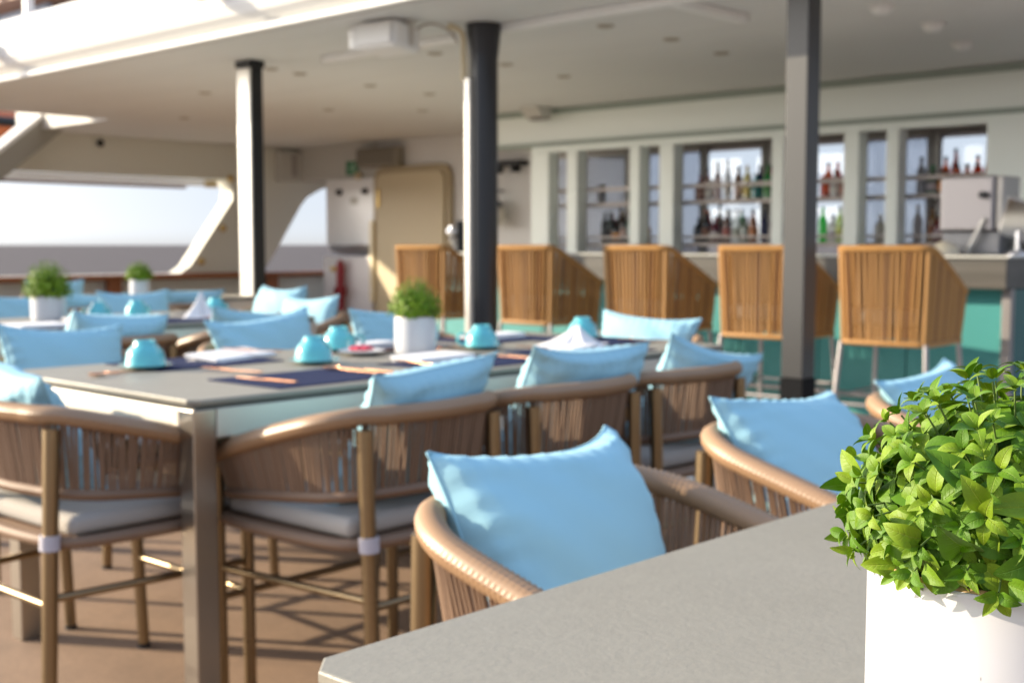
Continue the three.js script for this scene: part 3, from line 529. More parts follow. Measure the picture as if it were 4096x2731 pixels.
const chairObjs = CHAIRS.map(([label, x, z, a], i) => {
  if (!i) { chair0 = makeChair('rope_chair', label); chair0.position.set(x, 0, z); chair0.rotation.y = a; return chair0; }
  return copy(chair0, 'rope_chair', label, 'chair', [x, 0, z], a, CH_G);
});

// ---------------------------------------------------------------- pillows
function pillowGeo(S, T, sd, SY = S * 0.84, bigEar = -1, ex = 0.38) {
  let s = sd; const R = () => { s = (s * 1664525 + 1013904223) >>> 0; return s / 4294967296; };
  const w = Array.from({ length: 12 }, () => [R() * 2 * Math.PI, 3 + R() * 9, 3 + R() * 9, R()]), N = 44, P = [], U = [], I = [];
  const ear = [R(), R(), R(), R()].map(v => 0.03 + 0.05 * v); if (bigEar >= 0) ear[bigEar] = 0.15;
  for (const side of [1, -1]) for (let j = 0; j <= N; j++) for (let i = 0; i <= N; i++) {
    const u = i / N * 2 - 1, v = j / N * 2 - 1, e = (1 - u * u) * (1 - v * v), dist = Math.min(1 - Math.abs(u), 1 - Math.abs(v));
    let h = T * 0.5 * Math.pow(e, ex);
    const k = (u > 0 ? 1 : 0) + (v > 0 ? 2 : 0), pull = 1 - 0.075 * (1 - v * v) * Math.abs(u) ** 2, pull2 = 1 - 0.075 * (1 - u * u) * Math.abs(v) ** 2;
    const cor = Math.pow(Math.abs(u * v), 3) * ear[k];
    const fold = k === bigEar ? -0.55 : 1; let x = S / 2 * u * (pull + cor * fold), y = SY / 2 * v * (pull2 + cor), z = side * h;
    let wr = 0; for (const [ph, a, b, am] of w) wr += am * Math.sin(ph + a * u + b * v);
    z += side * 0.0020 * wr * Math.min(1, dist * 6) * (1 - 0.5 * e);
    const pk = Math.exp(-dist * 9) * 0.0055 * (Math.sin(38 * u + 5 * sd) + Math.sin(31 * v + 3 * sd)) * Math.min(1, dist * 30); z += side * pk;
    z += 0.012 * Math.sin(2.2 * u + sd) * v * v + 0.010 * Math.sin(1.7 * v + 2 * sd) * u;   // whole pillow sags a little
    P.push(x, y, z); U.push(u * 0.5 + 0.5, v * 0.5 + 0.5);
  }
  const n1 = (N + 1) * (N + 1);
  for (let j = 0; j < N; j++) for (let i = 0; i < N; i++) {
    const a = j * (N + 1) + i, b = a + 1, c = a + N + 1, d = c + 1; I.push(a, b, d, a, d, c);
    I.push(n1 + a, n1 + d, n1 + b, n1 + a, n1 + c, n1 + d);
  }
  const g = new THREE.BufferGeometry(); g.setAttribute('position', new THREE.Float32BufferAttribute(P, 3)); g.setAttribute('uv', new THREE.Float32BufferAttribute(U, 2)); g.setIndex(I); g.computeVertexNormals();
  // seam piping round the edge
  const ring = []; const at = (i, j) => { const k = (j * (N + 1) + i) * 3; return V(P[k], P[k + 1], P[k + 2]); };
  for (let i = 0; i < N; i++) ring.push(at(i, 0)); for (let j = 0; j < N; j++) ring.push(at(N, j)); for (let i = N; i > 0; i--) ring.push(at(i, N)); for (let j = N; j > 0; j--) ring.push(at(0, j));
  return [g.toNonIndexed(), sweep(ring, 240, 5, 0.0024, true).toNonIndexed()];
}
const PG = [1, 2, 3, 4, 5].map(k => pillowGeo(0.425, 0.135, k * 77 + 5)); PG[4] = pillowGeo(0.40, 0.185, 390, 0.38, 3, 0.33);
// [chair index, label, roll, yaw, dx, dy, dz, lean, geometry]
const PIL = [
  [0, 'blue pillow on the front left chair, half out of the picture', 0.06, 0, 0.13, -0.005, 0, 0.46, 0],
  [1, 'blue pillow in the left of the three chairs with backs to the camera', -0.03, 0.08, -0.06, 0, 0, 0.46, 1],
  [2, 'blue pillow in the middle chair of the three with backs to the camera', 0.05, -0.1, -0.085, 0.01, 0, 0.46, 2],
  [3, 'blue pillow in the right chair of the three with backs to the camera', 0.22, -0.15, -0.13, -0.03, 0, 0.40, 3],
  [4, 'big light blue pillow in the foreground chair, one corner pointing up', -0.10, 0.06, -0.012, -0.035, -0.02, 0.42, 4],
  [5, 'light blue pillow in the chair left of the basil leaves', -0.05, 0.02, 0.0, 0, -0.02, 0.62, 2],
  [6, 'light blue pillow partly hidden by the large basil plant', 0.08, 0, 0, 0, -0.02, 0.6, 1],
  [7, 'shaded blue pillow behind the left turquoise cup', -0.05, 0.0, 0.0, 0, 0, 0.3, 3],
  [8, 'shaded blue pillow on the far side, left of the middle basil pot', 0.06, 0.12, 0, 0, 0, 0.3, 0],
  [9, 'blue pillow hidden behind the middle basil pot', 0, 0, 0, 0, 0, 0.3, 2],
  [10, 'pale sunlit pillow at the far end of the set table', -0.04, 0.1, 0, -0.03, 0, 0.3, 1],
  [11, 'blue pillow peeping over the woven back in the second row, left', 0, 0, 0, 0, 0, 0.46, 4],
  [12, 'blue pillow peeping over the woven back in the second row, right', 0.06, 0, 0, 0, 0, 0.46, 0],
  [13, 'pale sunlit pillow on the end chair of the second row, nearer', 0.05, 0, 0, -0.02, 0, 0.3, 3],
  [14, 'pale sunlit pillow on the end chair of the second row, further', -0.05, 0, 0, 0.0, 0, 0.3, 4],
  [15, 'blue pillow beyond the second table behind the left basil pot', 0, 0, 0, 0, 0, 0.3, 1],
  [16, 'blue pillow beyond the second table, left of the small basil pot', 0.04, 0, 0, 0, 0, 0.3, 2],
  [17, 'blue pillow beyond the second table below the small basil pot', 0, 0, 0, 0, 0, 0.3, 3],
  [18, 'blue pillow in the left chair with back to camera, third table', 0, 0, 0, 0, 0, 0.46, 0],
  [19, 'blue pillow in the right chair with back to camera, third table', 0.05, 0, 0, 0, 0, 0.46, 1],
  [20, 'blue pillow on the sea side of the third table, left', 0, 0, 0, 0, 0, 0.3, 2],
  [21, 'blue pillow on the sea side of the third table, right', 0, 0, 0, 0, 0, 0.3, 3],
];
for (const [ci, label, roll, yaw, dx, dy, dz, lean, gi] of PIL) {
  const [, x, z, a] = CHAIRS[ci], p = V(dx, 0.497 + 0.178 * Math.cos(lean) + dy, -0.135 - 0.13 * (lean - 0.4) * -1 + dz).applyAxisAngle(V(0, 1, 0), a).add(V(x, 0, z));
  const o = thing('pillow', label, 'pillow', p.toArray(), 0, 'blue pillows on the rope chairs');
  o.rotation.order = 'YXZ'; o.rotation.set(-lean, a + yaw, roll);
  const m = new THREE.Mesh(PG[gi][0], M.pillow), s = new THREE.Mesh(PG[gi][1], M.pillow); m.name = 'cover'; s.name = 'piping';
  for (const q of [m, s]) { q.castShadow = q.receiveShadow = true; o.add(q); }
}

// ---------------------------------------------------------------- tables
function table(label, x0, x1, z0, z1, turn = 0) {
  const cx = (x0 + x1) / 2, cz = (z0 + z1) / 2, w = (x1 - x0) / 2, d = (z1 - z0) / 2, o = thing('table', label, 'table', [cx, 0, cz], turn, 'long taupe topped dining tables');
  const c = 0.022, sh = new THREE.Shape([[-w + c, -d], [w - c, -d], [w, -d + c], [w, d - c], [w - c, d], [-w + c, d], [-w, d - c], [-w, -d + c]].map(p => new THREE.Vector2(...p)));
  const bev = { depth: 0.007, bevelEnabled: true, bevelThickness: 0.0025, bevelSize: 0.0025, bevelSegments: 2 };
  const top = new THREE.ExtrudeGeometry(sh, bev).rotateX(D2).translate(0, 0.7475, 0);
  part('tabletop', top, M.tabletop, o);
  part('shadow_gap', bx(-w + 0.012, w - 0.012, 0.727, 0.7372, -d + 0.012, d - 0.012), M.tableEdge, o);
  const e = 0.003, t = 0.045, y0 = 0.658, y1 = 0.7265;
  part('apron', bx(-w + t + 0.02, w - t - 0.02, y0, y1, d - t, d - e, 0.003), M.steel, o); part('apron', bx(-w + t + 0.02, w - t - 0.02, y0, y1, -d + e, -d + t, 0.003), M.steel, o);
  part('apron', bx(-w + e, -w + t, y0, y1, -d + t + 0.02, d - t - 0.02, 0.003), M.steel, o); part('apron', bx(w - t, w - e, y0, y1, -d + t + 0.02, d - t - 0.02, 0.003), M.steel, o);
  for (const sx of [-1, 1]) for (const sz of [-1, 1]) part('leg', bx(sx * (w - e), sx * (w - 0.0625), 0, y1, sz * (d - e), sz * (d - 0.0625), 0.003), M.steelLeg, o);
  return o;
}
table('large empty taupe table top in the right foreground', 0.62, 2.7, -0.82, 0.13, 0.0);
table('taupe table set with turquoise cups, bright steel edge at left', 1.52, 3.66, -3.36, -2.41);
table('set table of the second row with the left basil pot', 1.7, 3.74, -5.76, -4.81);
table('third table near the sea rail with a small basil pot', 2.9, 4.95, -7.93, -6.98);

// ---------------------------------------------------------------- table settings
const TY = 0.7502;
const cupProto = (() => {
  const bowl = lathe([[0.021, 0.066], [0.0255, 0.0745], [0.0295, 0.0745], [0.0315, 0.064], [0.035, 0.060], [0.048, 0.046], [0.054, 0.026], [0.057, 0.003], [0.0565, 0.0], [0.053, 0.002], [0.05, 0.024], [0.044, 0.042], [0.03, 0.055], [0.001, 0.056]], 40).toNonIndexed();
  const foot = lathe([[0.001, 0.0645], [0.020, 0.065], [0.0215, 0.0665]], 24).toNonIndexed();
  const handle = sweep([V(0.05, 0.040, 0), V(0.068, 0.044, 0), V(0.08, 0.034, 0), V(0.078, 0.018, 0), V(0.064, 0.009, 0), V(0.053, 0.012, 0)], 24, 8, t => 0.0048).toNonIndexed();
  const saucer = lathe([[0.001, 0.003], [0.035, 0.003], [0.055, 0.009], [0.074, 0.013], [0.075, 0.0145], [0.055, 0.011], [0.035, 0.006], [0.001, 0.006]], 40).toNonIndexed();
  return { bowl, foot, handle, saucer };
})();
function addMesh(name, g, m, parent) { const q = new THREE.Mesh(g, m); q.name = name; q.castShadow = q.receiveShadow = true; parent.add(q); return q; }
function cup(x, z, turn, where) {
  const s = thing('saucer', `pale turquoise saucer under the cup ${where}`, 'saucer', [x, TY, z], 0, 'turquoise saucers'); addMesh('plate', cupProto.saucer, M.saucer, s);
  const o = thing('cup', `turquoise cup turned upside down ${where}`, 'cup', [x, TY + 0.0068, z], turn, 'upturned turquoise cups');
  addMesh('bowl', cupProto.bowl, M.turquoise, o); addMesh('foot_ring', cupProto.foot, M.saucer, o); addMesh('handle', cupProto.handle, M.turquoise, o);
}
cup(1.82, -3.12, 0.5, 'at the bright left end of the set table');
cup(2.24, -2.90, 0.3, 'in the middle of the set table beside navy mat');
cup(2.56, -3.18, -0.6, 'behind the red flower on the set table');
cup(2.94, -2.90, 2.4, 'between the middle basil pot and the round pillar');
cup(3.5, -2.93, 0.6, 'beside the pale pillow at the far table end');
cup(1.98, -5.40, 0.2, 'at the left edge of the picture, second table');
cup(2.86, -5.30, 2.2, 'on the second table, left of a cup pair');
cup(3.1, -5.38, 0.2, 'on the second table, right of a cup pair');
cup(3.52, -5.35, 0.2, 'on the second table near the pale pillar');

const matGeo = new RoundedBoxGeometry(0.42, 0.003, 0.30, 2, 0.001).toNonIndexed();
function placemat(x, z, turn, where) { const o = solo('placemat', `navy placemat ${where}`, 'placemat', matGeo, M.navy, 'navy placemats'); o.position.set(x, TY + 0.0017, z); o.rotation.y = turn; }
const bend = (pts, r, ry) => sweep(pts, 20, 8, r).scale(1, 1, 1);
const CUT = (() => {
  const flat = (outline, th) => { const s = new THREE.Shape(); s.moveTo(...outline[0]); s.splineThru(outline.slice(1).map(p => new THREE.Vector2(...p))); return new THREE.ExtrudeGeometry(s, { depth: th, bevelEnabled: true, bevelThickness: 0.0008, bevelSize: 0.0008, bevelSegments: 1, curveSegments: 10 }).rotateX(D2).translate(0, th + 0.001, 0); };
  const handle = new RoundedBoxGeometry(0.014, 0.004, 0.11, 2, 0.002).translate(0, 0.004, 0.05);
  const knife = new RoundedBoxGeometry(0.017, 0.002, 0.11, 2, 0.001).translate(0, 0.003, -0.058);
  const bowl = new THREE.SphereGeometry(0.02, 16, 8, 0, Math.PI * 2, Math.PI / 2, Math.PI / 2).scale(1, 0.35, 1.5).translate(0, 0.009, -0.075);
  const neck = cyl(V(0, 0.004, 0), V(0, 0.006, -0.05), 0.0035, 0.003, 8);
  const tines = [-0.0075, -0.0025, 0.0025, 0.0075].map(x => new THREE.BoxGeometry(0.0024, 0.002, 0.042).translate(x, 0.007, -0.083));
  const palm = new RoundedBoxGeometry(0.021, 0.002, 0.02, 1, 0.0008).translate(0, 0.006, -0.055);
  const clean = g => { g = g.index ? g.toNonIndexed() : g; return g; };
  return { handle: clean(handle), knife: [clean(knife)], spoon: [clean(bowl), clean(neck)], fork: [clean(palm), clean(neck.clone()), ...tines.map(clean)] };
})();
for (const k of ['knife', 'spoon', 'fork']) CUT[k] = CUT[k].length > 1 ? mergeGeometries(CUT[k]) : CUT[k][0];
function cutlery(kind, x, z, turn, where, lift = 0.0035) {
  const o = thing(kind, `copper ${kind} ${where}`, kind, [x, TY + lift, z], turn, `copper ${kind}s on the tables`);
  addMesh('handle', CUT.handle, M.copper, o); addMesh(kind === 'knife' ? 'blade' : kind === 'spoon' ? 'bowl' : 'tines', CUT[kind], M.copper, o);
}
function napkin(x, z, turn, w, d, label) {   // folded napkin: two stacked layers with wavy surface
  const g = new RoundedBoxGeometry(w, 0.012, d, 5, 0.005), q = g.attributes.position;
  for (let i = 0; i < q.count; i++) q.setY(i, q.getY(i) + 0.004 * Math.sin(q.getX(i) * 60 + q.getZ(i) * 31) + 0.003 * Math.sin(q.getZ(i) * 80));
  g.computeVertexNormals();
  const o = thing('napkin', label, 'napkin', [x, TY + 0.0122, z], turn, 'white linen napkins'); part('fold', g, M.linen, o);
  part('under_fold', new RoundedBoxGeometry(w * 0.96, 0.004, d * 1.08, 2, 0.0015).translate(0.004, -0.0085, 0.005), M.linen, o);
}
function peaked(x, z, turn, h, r, label, sd) {    // loosely peaked napkin
  const N = 48, J = 14, P = [], U = [], I = [];
  for (let j = 0; j <= J; j++) for (let i = 0; i <= N; i++) {
    const t = j / J, a = i / N * 2 * Math.PI, f = 1 + 0.28 * Math.sin(3 * a + sd) + 0.14 * Math.sin(7 * a + 2 * sd), R = r * Math.pow(t, 0.8) * (f * (0.35 + 0.65 * t));
    P.push(R * Math.cos(a) * 1.25 + 0.02 * (1 - t), h * Math.pow(1 - t, 1.15) * (1 - 0.12 * Math.sin(4 * a + sd) * t), R * Math.sin(a)); U.push(i / N, t);
  }
  for (let j = 0; j < J; j++) for (let i = 0; i < N; i++) { const a = j * (N + 1) + i, b = a + N + 1; I.push(a, a + 1, b, b, a + 1, b + 1); }
  const g = new THREE.BufferGeometry(); g.setAttribute('position', new THREE.Float32BufferAttribute(P, 3)); g.setAttribute('uv', new THREE.Float32BufferAttribute(U, 2)); g.setIndex(I); g.computeVertexNormals();
  const o = thing('napkin', label, 'napkin', [x, TY + 0.001, z], turn, 'white linen napkins'); part('peak', g, M.linen, o);
  part('under_fold', new RoundedBoxGeometry(r * 2.6, 0.003, r * 1.5, 2, 0.001).translate(0, 0.002, 0), M.linen, o);
}
placemat(1.99, -2.60, 0.02, 'nearest the camera on the set table');
placemat(2.56, -2.60, 0, 'in front of the middle chair at the set table');
placemat(3.10, -2.60, 0, 'in front of the right chair at the set table');
placemat(2.02, -3.18, 0, 'across the set table behind the left cup');
placemat(2.74, -3.18, 0, 'on the far side behind the middle basil pot');
placemat(3.28, -3.18, 0, 'on the far side near the round pillar');
placemat(3.48, -2.88, D2, 'at the far end before the pale pillow');
placemat(2.50, -5.0, 0, 'on the second table, left one');
placemat(3.12, -5.0, 0, 'on the second table, middle one');
placemat(3.52, -5.28, D2, 'on the second table, right end');
cutlery('fork', 1.93, -2.86, 0.25, 'furthest left, lying beyond the nearest placemat');
cutlery('knife', 1.86, -2.60, 0.12, 'on the left of the nearest placemat');
cutlery('spoon', 2.15, -2.62, 0.1, 'on the right of the nearest placemat');
cutlery('knife', 2.19, -2.60, 0.05, 'outermost right of the nearest placemat');
cutlery('fork', 2.42, -2.62, 0, 'left of the middle chair setting');
cutlery('knife', 2.76, -2.6, 0, 'right of the middle chair setting');
cutlery('spoon', 1.70, -3.06, 1.9, 'left of the cup at the bright table end', 0.001);
cutlery('fork', 2.22, -3.18, 0.5, 'on the white napkin behind the navy mats', 0.022);
cutlery('knife', 2.70, -3.06, -1.2, 'left of the middle basil pot');
cutlery('spoon', 2.84, -2.96, 1.7, 'right of the middle basil pot', 0.001);
cutlery('fork', 3.06, -2.72, 0.4, 'before the crumpled napkin');
cutlery('knife', 3.2, -3.2, 0.2, 'on the far side by the round pillar');
cutlery('spoon', 3.58, -2.7, 0.4, 'by the pale pillow at the table end', 0.001);
cutlery('fork', 2.42, -5.03, 1.2, 'on the second table by the left basil pot');
cutlery('spoon', 2.95, -5.05, 0.3, 'on the second table between placemats', 0.001);
cutlery('knife', 3.3, -5.05, 0.3, 'on the second table by the bright napkin');
cutlery('spoon', 3.64, -5.2, 0.3, 'at the right end of the second table', 0.001);
napkin(2.17, -3.22, 0.35, 0.30, 0.12, 'folded white napkin behind the nearest placemat');
napkin(2.55, -2.72, 0.12, 0.26, 0.12, 'folded white napkin before the middle basil pot');
napkin(2.70, -3.22, 0.1, 0.24, 0.10, 'folded white napkin left behind the middle basil pot');
napkin(3.30, -3.2, 0, 0.26, 0.10, 'folded white napkin right behind the middle basil pot');
napkin(3.08, -2.62, 0.3, 0.2, 0.1, 'folded white napkin beside the crumpled one');
napkin(2.42, -5.0, 0.2, 0.28, 0.16, 'folded white napkin at the left of the second table');
napkin(2.72, -5.2, 0.2, 0.14, 0.1, 'small folded napkin right of the left basil pot');
peaked(3.24, -2.74, 0.4, 0.075, 0.105, 'crumpled pinkish white napkin near the pale pillow', 1.1);
peaked(3.30, -5.14, 0.9, 0.13, 0.075, 'bright white standing napkin on the second table', 2.3);
{
  const o = thing('flower_dish', 'little dish with red flower beside two turquoise cups', 'dish', [2.52, TY, -3.02]);
  part('dish', lathe([[0.001, 0.002], [0.05, 0.004], [0.075, 0.014], [0.075, 0.016], [0.05, 0.007], [0.001, 0.005]], 32), M.pot, o);
  for (let i = 0; i < 7; i++) { const a = i / 7 * 6.283; part('petal', new THREE.SphereGeometry(0.016, 10, 8).scale(1.3, 0.5, 0.8).rotateY(-a).translate(0.02 * Math.cos(a), 0.022, 0.02 * Math.sin(a)), M.pink, o); }
}

// ---------------------------------------------------------------- bar stools
function makeStool(name, label) {
  const o = thing(name, label, 'bar stool', [0, 0, 0], 0, 'woven bar stools along the bar');
  const w = 0.26, zb = -0.25, zf = 0.25, yt = z => 1.075 - 0.235 * Math.pow(Math.max(0, (z - zb - 0.03) / 0.47), 1.0), yb = 0.575;
  const plan = planU(w, zb, zf, 0.07), planB = planU(w - 0.022, zb + 0.016, zf - 0.01, 0.06);
  const T = plan.map(([x, z]) => V(x, yt(z), z)), B = planB.map(([x, z]) => V(x, yb, z));
  const wr = a => (t, i) => a * (0.9 + 0.1 * (i % 2));
  part('rim', sweep(T, 240, 8, wr(0.019)), M.stoolRope, o); part('lower_band', sweep(B, 200, 8, wr(0.016)), M.stoolRope, o);
  const ct = new THREE.CatmullRomCurve3(T, false, 'centripetal'), cb = new THREE.CatmullRomCurve3(B, false, 'centripetal'), rp = [];
  let t = 0.006; while (t < 0.994) { const a = ct.getPointAt(t), b = cb.getPointAt(Math.min(1, Math.max(0, t + rr(-0.006, 0.006)))); rp.push(sweep([a, a.clone().lerp(b, 0.5).add(V(rr(-0.003, 0.003), 0, rr(-0.004, 0.004))), b], 4, 6, 0.0098)); t += 0.0183 + (rnd() < 0.2 ? 0.004 : 0); }
  [M.stoolRope, M.stoolRopeDark, M.stoolRopePale].forEach((m, k) => part('rope_weave', rp.filter((_, i) => (i * i * 13 + i * 7) % 11 % 5 === k || (k === 0 && (i * i * 13 + i * 7) % 11 % 5 > 2)), m, o, 'stuff'));
  for (const s of [-1, 1]) {
    part('corner_post', cyl(V(s * (w - 0.035), yb, zb + 0.035), V(s * (w - 0.018), 1.065, zb + 0.02), 0.016), M.stoolRope, o);
    part('leg', cyl(V(s * 0.27, 0, -0.285), V(s * 0.235, yb, -0.225), 0.0135), M.brushed, o); part('leg', cyl(V(s * 0.27, 0, 0.275), V(s * 0.235, yb, 0.225), 0.0135), M.brushed, o);
    part('foot_rest', cyl(V(s * 0.252, 0.28, -0.255), V(s * 0.252, 0.28, 0.25), 0.009), M.brushed, o);
  }
  part('foot_rest', cyl(V(-0.252, 0.28, 0.25), V(0.252, 0.28, 0.25), 0.009), M.brushed, o);
  part('foot_rest', cyl(V(-0.252, 0.24, -0.258), V(0.252, 0.24, -0.258), 0.009), M.brushed, o);
  part('seat_base', bx(-0.235, 0.235, 0.60, 0.66, -0.225, 0.23, 0.01), M.rope, o);
  part('seat_cushion', bx(-0.23, 0.23, 0.662, 0.75, -0.2, 0.23, 0.03), M.pad, o);
  part('back_pad', bx(-0.21, 0.21, 0.755, 1.095, -0.215, -0.165, 0.03), mat([0.17, 0.105, 0.06], 0.85), o);  // tan pad coloured darker to put shade into the cord gaps
  return o;
}
{
  const L = [['rightmost woven bar stool, right of the square charcoal pillar', -3.07, D2 + 0.05], ['woven bar stool partly hidden by the square charcoal pillar', -3.84, D2 + 0.02], ['woven bar stool in the middle of the row, behind the pale pillow', -4.70, D2 - 0.04], ['woven bar stool just right of the round black pillar', -5.63, D2 - 0.03], ['leftmost woven bar stool, left of the round black pillar', -6.68, D2 + 0.03]];
  let s0; L.forEach(([l, z, a], i) => { if (!i) { s0 = makeStool('bar_stool', l); s0.position.set(6.36, 0, z); s0.rotation.y = a; } else copy(s0, 'bar_stool', l, 'bar stool', [6.36, 0, z], a, 'woven bar stools along the bar'); });
}

// ---------------------------------------------------------------- basil plants
const leafTex = tex(128, (x, y) => {
  const u = Math.abs(x / 127 - 0.5) * 2, v = y / 127, mid = Math.exp(-u * u * 900), vein = Math.pow(Math.max(0, Math.cos((v * 7.5 - u * 1.6) * Math.PI * 2)), 18) * (1 - u) * 0.5;
  const k = 0.86 + 0.3 * NC[(y * 2 % 256) * 256 + (x * 2 % 256)], m = Math.min(1, mid * 0.8 + vein * 0.5);
  return [(0.155 + 0.13 * m) * k, (0.262 + 0.12 * m) * k, (0.007 + 0.018 * m) * k];
});
const leafBump = tex(128, (x, y) => {
  const u = Math.abs(x / 127 - 0.5) * 2, v = y / 127; return 0.55 - 0.4 * Math.exp(-u * u * 500) - 0.22 * Math.pow(Math.max(0, Math.cos((v * 7.5 - u * 1.6) * Math.PI * 2)), 10) * (1 - u) + 0.15 * NC[(y * 2 % 256) * 256 + (x * 2 % 256)];
}, false);
const leafMat = (r, g, b) => mat([r, g, b], 0.52, { map: leafTex, bumpMap: leafBump, bumpScale: 0.0007, specularIntensity: 0.45, transmission: 0.34, thickness: 0, side: THREE.DoubleSide });
const LM = [leafMat(0.95, 1, 1), leafMat(0.7, 0.86, 0.7), leafMat(1.3, 1.18, 1.6), leafMat(0.55, 0.76, 0.8)];
function leafGeo(curl, fold, wide, nl = 8, nw = 4) {  // along +z from the petiole, up +y, unit length
  const P = [], U = [], I = [];
  for (let j = 0; j <= nl; j++) for (let i = 0; i <= nw; i++) {
    const t = j / nl, s = i / nw * 2 - 1, hw = wide * Math.pow(Math.sin(Math.PI * Math.pow(t, 0.72) * 0.988 + 0.012), 0.86), a = curl * t;
    const z = Math.abs(curl) > 0.01 ? Math.sin(a) / curl : t, y = Math.abs(curl) > 0.01 ? -(1 - Math.cos(a)) / curl : 0;
    P.push(s * hw, y + fold * Math.abs(s) * hw - 0.10 * s * s * hw + 0.012 * Math.sin(t * 14 + s * 2) * Math.abs(s), z); U.push(i / nw, t);
  }
  for (let j = 0; j < nl; j++) for (let i = 0; i < nw; i++) { const a = j * (nw + 1) + i, b = a + nw + 1; I.push(a, b, a + 1, a + 1, b, b + 1); }
  const g = new THREE.BufferGeometry(); g.setAttribute('position', new THREE.Float32BufferAttribute(P, 3)); g.setAttribute('uv', new THREE.Float32BufferAttribute(U, 2)); g.setIndex(I); g.computeVertexNormals(); return g;
}
const LG = [leafGeo(0.8, 0.42, 0.26), leafGeo(1.2, 0.36, 0.275), leafGeo(1.6, 0.3, 0.25), leafGeo(0.5, 0.55, 0.23), leafGeo(1.9, 0.4, 0.265)];
const LGlow = [leafGeo(0.6, 0.3, 0.28, 3, 2), leafGeo(1.2, 0.25, 0.28, 3, 2)];
// leaves of one plant as [matrix, size, variant]; crown of radius R and height Hc above the rim
function growLeaves(nShoots, R, Hc, size, droop, sd, near) {
  seed = sd; const L = [], stems = [], ga = 2.39996;
  for (let k = 0; k < nShoots; k++) {
    const f = (k + 0.5) / nShoots, az = k * ga + rr(-0.3, 0.3), ca = 1 - f * 1.12, el = Math.asin(Math.max(-0.25, ca)), rad = rr(0.92, 1.0);
    const dir = V(Math.cos(el) * Math.cos(az), Math.sin(el), Math.cos(el) * Math.sin(az));
    const tip = V(dir.x * R * rad, 0.012 + dir.y * Hc * rad * 0.95, dir.z * R * rad), base = V(dir.x * R * 0.32 * rr(0.4, 1), -0.015, dir.z * R * 0.32 * rr(0.4, 1));
    const midp = base.clone().lerp(tip, 0.55).add(V(0, 0.03 * (1 - Math.abs(dir.y)) + 0.01, 0));
    const c = new THREE.QuadraticBezierCurve3(base, midp, tip); stems.push(c);
    const nodes = near ? 6 : 5;
    for (let n = 0; n < nodes; n++) {
      const t = 0.52 + 0.48 * n / (nodes - 1), p = c.getPoint(t), tan = c.getTangent(t).normalize(), a0 = n * Math.PI / 2 + k * 1.3 + rr(-0.3, 0.3), last = n === nodes - 1;
      const ref = Math.abs(tan.y) < 0.9 ? V(0, 1, 0) : V(1, 0, 0), e1 = ref.clone().cross(tan).normalize(), e2 = tan.clone().cross(e1);
      const sz = size * (last ? rr(0.32, 0.5) : n === nodes - 2 ? rr(0.6, 0.85) : (rnd() < 0.16 ? rr(1.15, 1.4) : rr(0.65, 1.12)));
      const cnt = last ? 4 : 2;
      for (let q = 0; q < cnt; q++) {
        const a = a0 + q * 2 * Math.PI / cnt, out = e1.clone().multiplyScalar(Math.cos(a)).addScaledVector(e2, Math.sin(a));
        const z = out.clone().multiplyScalar(last ? 0.6 : 1).addScaledVector(tan, last ? 0.9 : rr(-0.15, 0.7)).addScaledVector(V(0, -1, 0), last ? 0 : droop * rr(0.4, 1.2)).normalize();
        const up0 = tan.clone().addScaledVector(V(0, 1, 0), 0.5).addScaledVector(dir, 0.5), x = up0.clone().cross(z).normalize(), y = z.clone().cross(x).normalize();
        const m = new THREE.Matrix4().makeBasis(x, y, z); m.scale(V(sz, sz, sz)); m.setPosition(p.clone().addScaledVector(z, 0.006 * (last ? 0.3 : 1)));
        L.push({ m, sz, v: (rnd() * 5) | 0, p, mt: (rnd() * 4) | 0 });
      }
    }
  }
  return { L, stems };
}
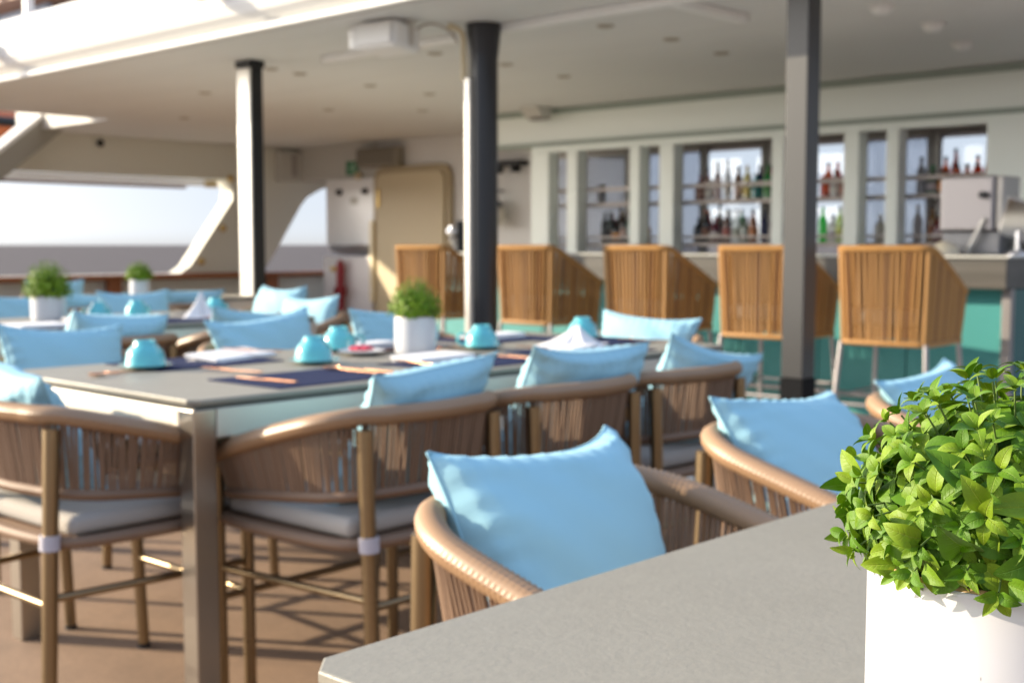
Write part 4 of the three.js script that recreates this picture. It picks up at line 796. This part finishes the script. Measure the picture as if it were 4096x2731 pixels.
function plant(label, x, z, D, Hp, nShoots, Rc, Hc, size, near, sd) {
  const o = thing('basil_plant', label, 'potted plant', [x, TY, z], 0, 'basil plants in white pots');
  const r = D / 2, t = 0.0035 * D / 0.135;
  part('pot', lathe([[0.001, 0.0015], [r * 0.93, 0.001], [r * 0.97, 0.006], [r, 0.03 * D / 0.135], [r, Hp - 0.006], [r - 0.0006, Hp - 0.0025], [r - 0.0012, Hp - 0.0022]], 96), M.pot, o);
  part('rim', lathe([[r - 0.0011, Hp - 0.0021], [r - 0.0018, Hp + 0.0002], [r - t, Hp], [r - t, Hp - 0.03]], 96), M.potRim, o);
  part('soil', lathe([[r - t - 0.0003, Hp - 0.016], [r * 0.5, Hp - 0.012], [0.001, Hp - 0.009]], 32), M.soil, o);
  const { L, stems } = growLeaves(nShoots, Rc, Hc, size, near ? 0.75 : 0.45, sd, near);
  const up = new THREE.Matrix4().makeTranslation(0, Hp, 0);
  part('stem', stems.map(c => new THREE.TubeGeometry(c, near ? 8 : 3, near ? 0.0006 : 0.001, 5)).map(g => g.applyMatrix4(up)), M.stem, o, 'stuff');
  let singles = [], rest = L;
  if (near) {  // the 300 leaves that show largest to the viewer are single parts
    const eye = V(0, 1.1, 0).sub(V(x, TY + Hp, z)); const score = l => l.sz * (l.p.dot(eye.clone().normalize()) + 0.05 + 0.35 * Math.max(0, l.p.length() - 0.05));
    L.sort((a, b) => score(b) - score(a)); singles = L.slice(0, 300); rest = L.slice(300);
    for (const l of singles) { const q = new THREE.Mesh(LG[l.v], LM[l.mt]); q.name = 'leaf'; q.castShadow = q.receiveShadow = true; q.applyMatrix4(l.m); q.position.y += Hp; o.add(q); }
  }
  for (let k = 0; k < 4; k += near ? 1 : 2) {
    const g = rest.filter(l => (near ? l.mt === k : l.mt >> 1 === k >> 1)).map(l => (near ? LG[l.v] : LGlow[l.v % 2]).clone().applyMatrix4(l.m).applyMatrix4(up)); if (g.length) part('foliage', g, LM[k], o, 'stuff');
  }
}
plant('large basil plant in glossy white pot at the right foreground, in focus', 0.726, -0.2725, 0.172, 0.166, 160, 0.102, 0.105, 0.0318, true, 11);
plant('basil plant in white pot in the middle of the set table', 2.66, -2.92, 0.134, 0.122, 80, 0.085, 0.115, 0.024, false, 22);
plant('basil plant in white pot on the second table, left', 2.67, -5.41, 0.155, 0.115, 90, 0.108, 0.165, 0.027, false, 33);
plant('smallest basil plant in white pot near the sea rail', 4.17, -7.2, 0.125, 0.125, 70, 0.09, 0.11, 0.025, false, 44);

// ---------------------------------------------------------------- render
const renderer = new THREE.WebGLRenderer({ antialias: true });
renderer.setSize(1024, 682);
renderer.toneMapping = THREE.LinearToneMapping;
renderer.toneMappingExposure = EXPOSURE;
renderer.shadowMap.enabled = true;
renderer.render(scene, camera);
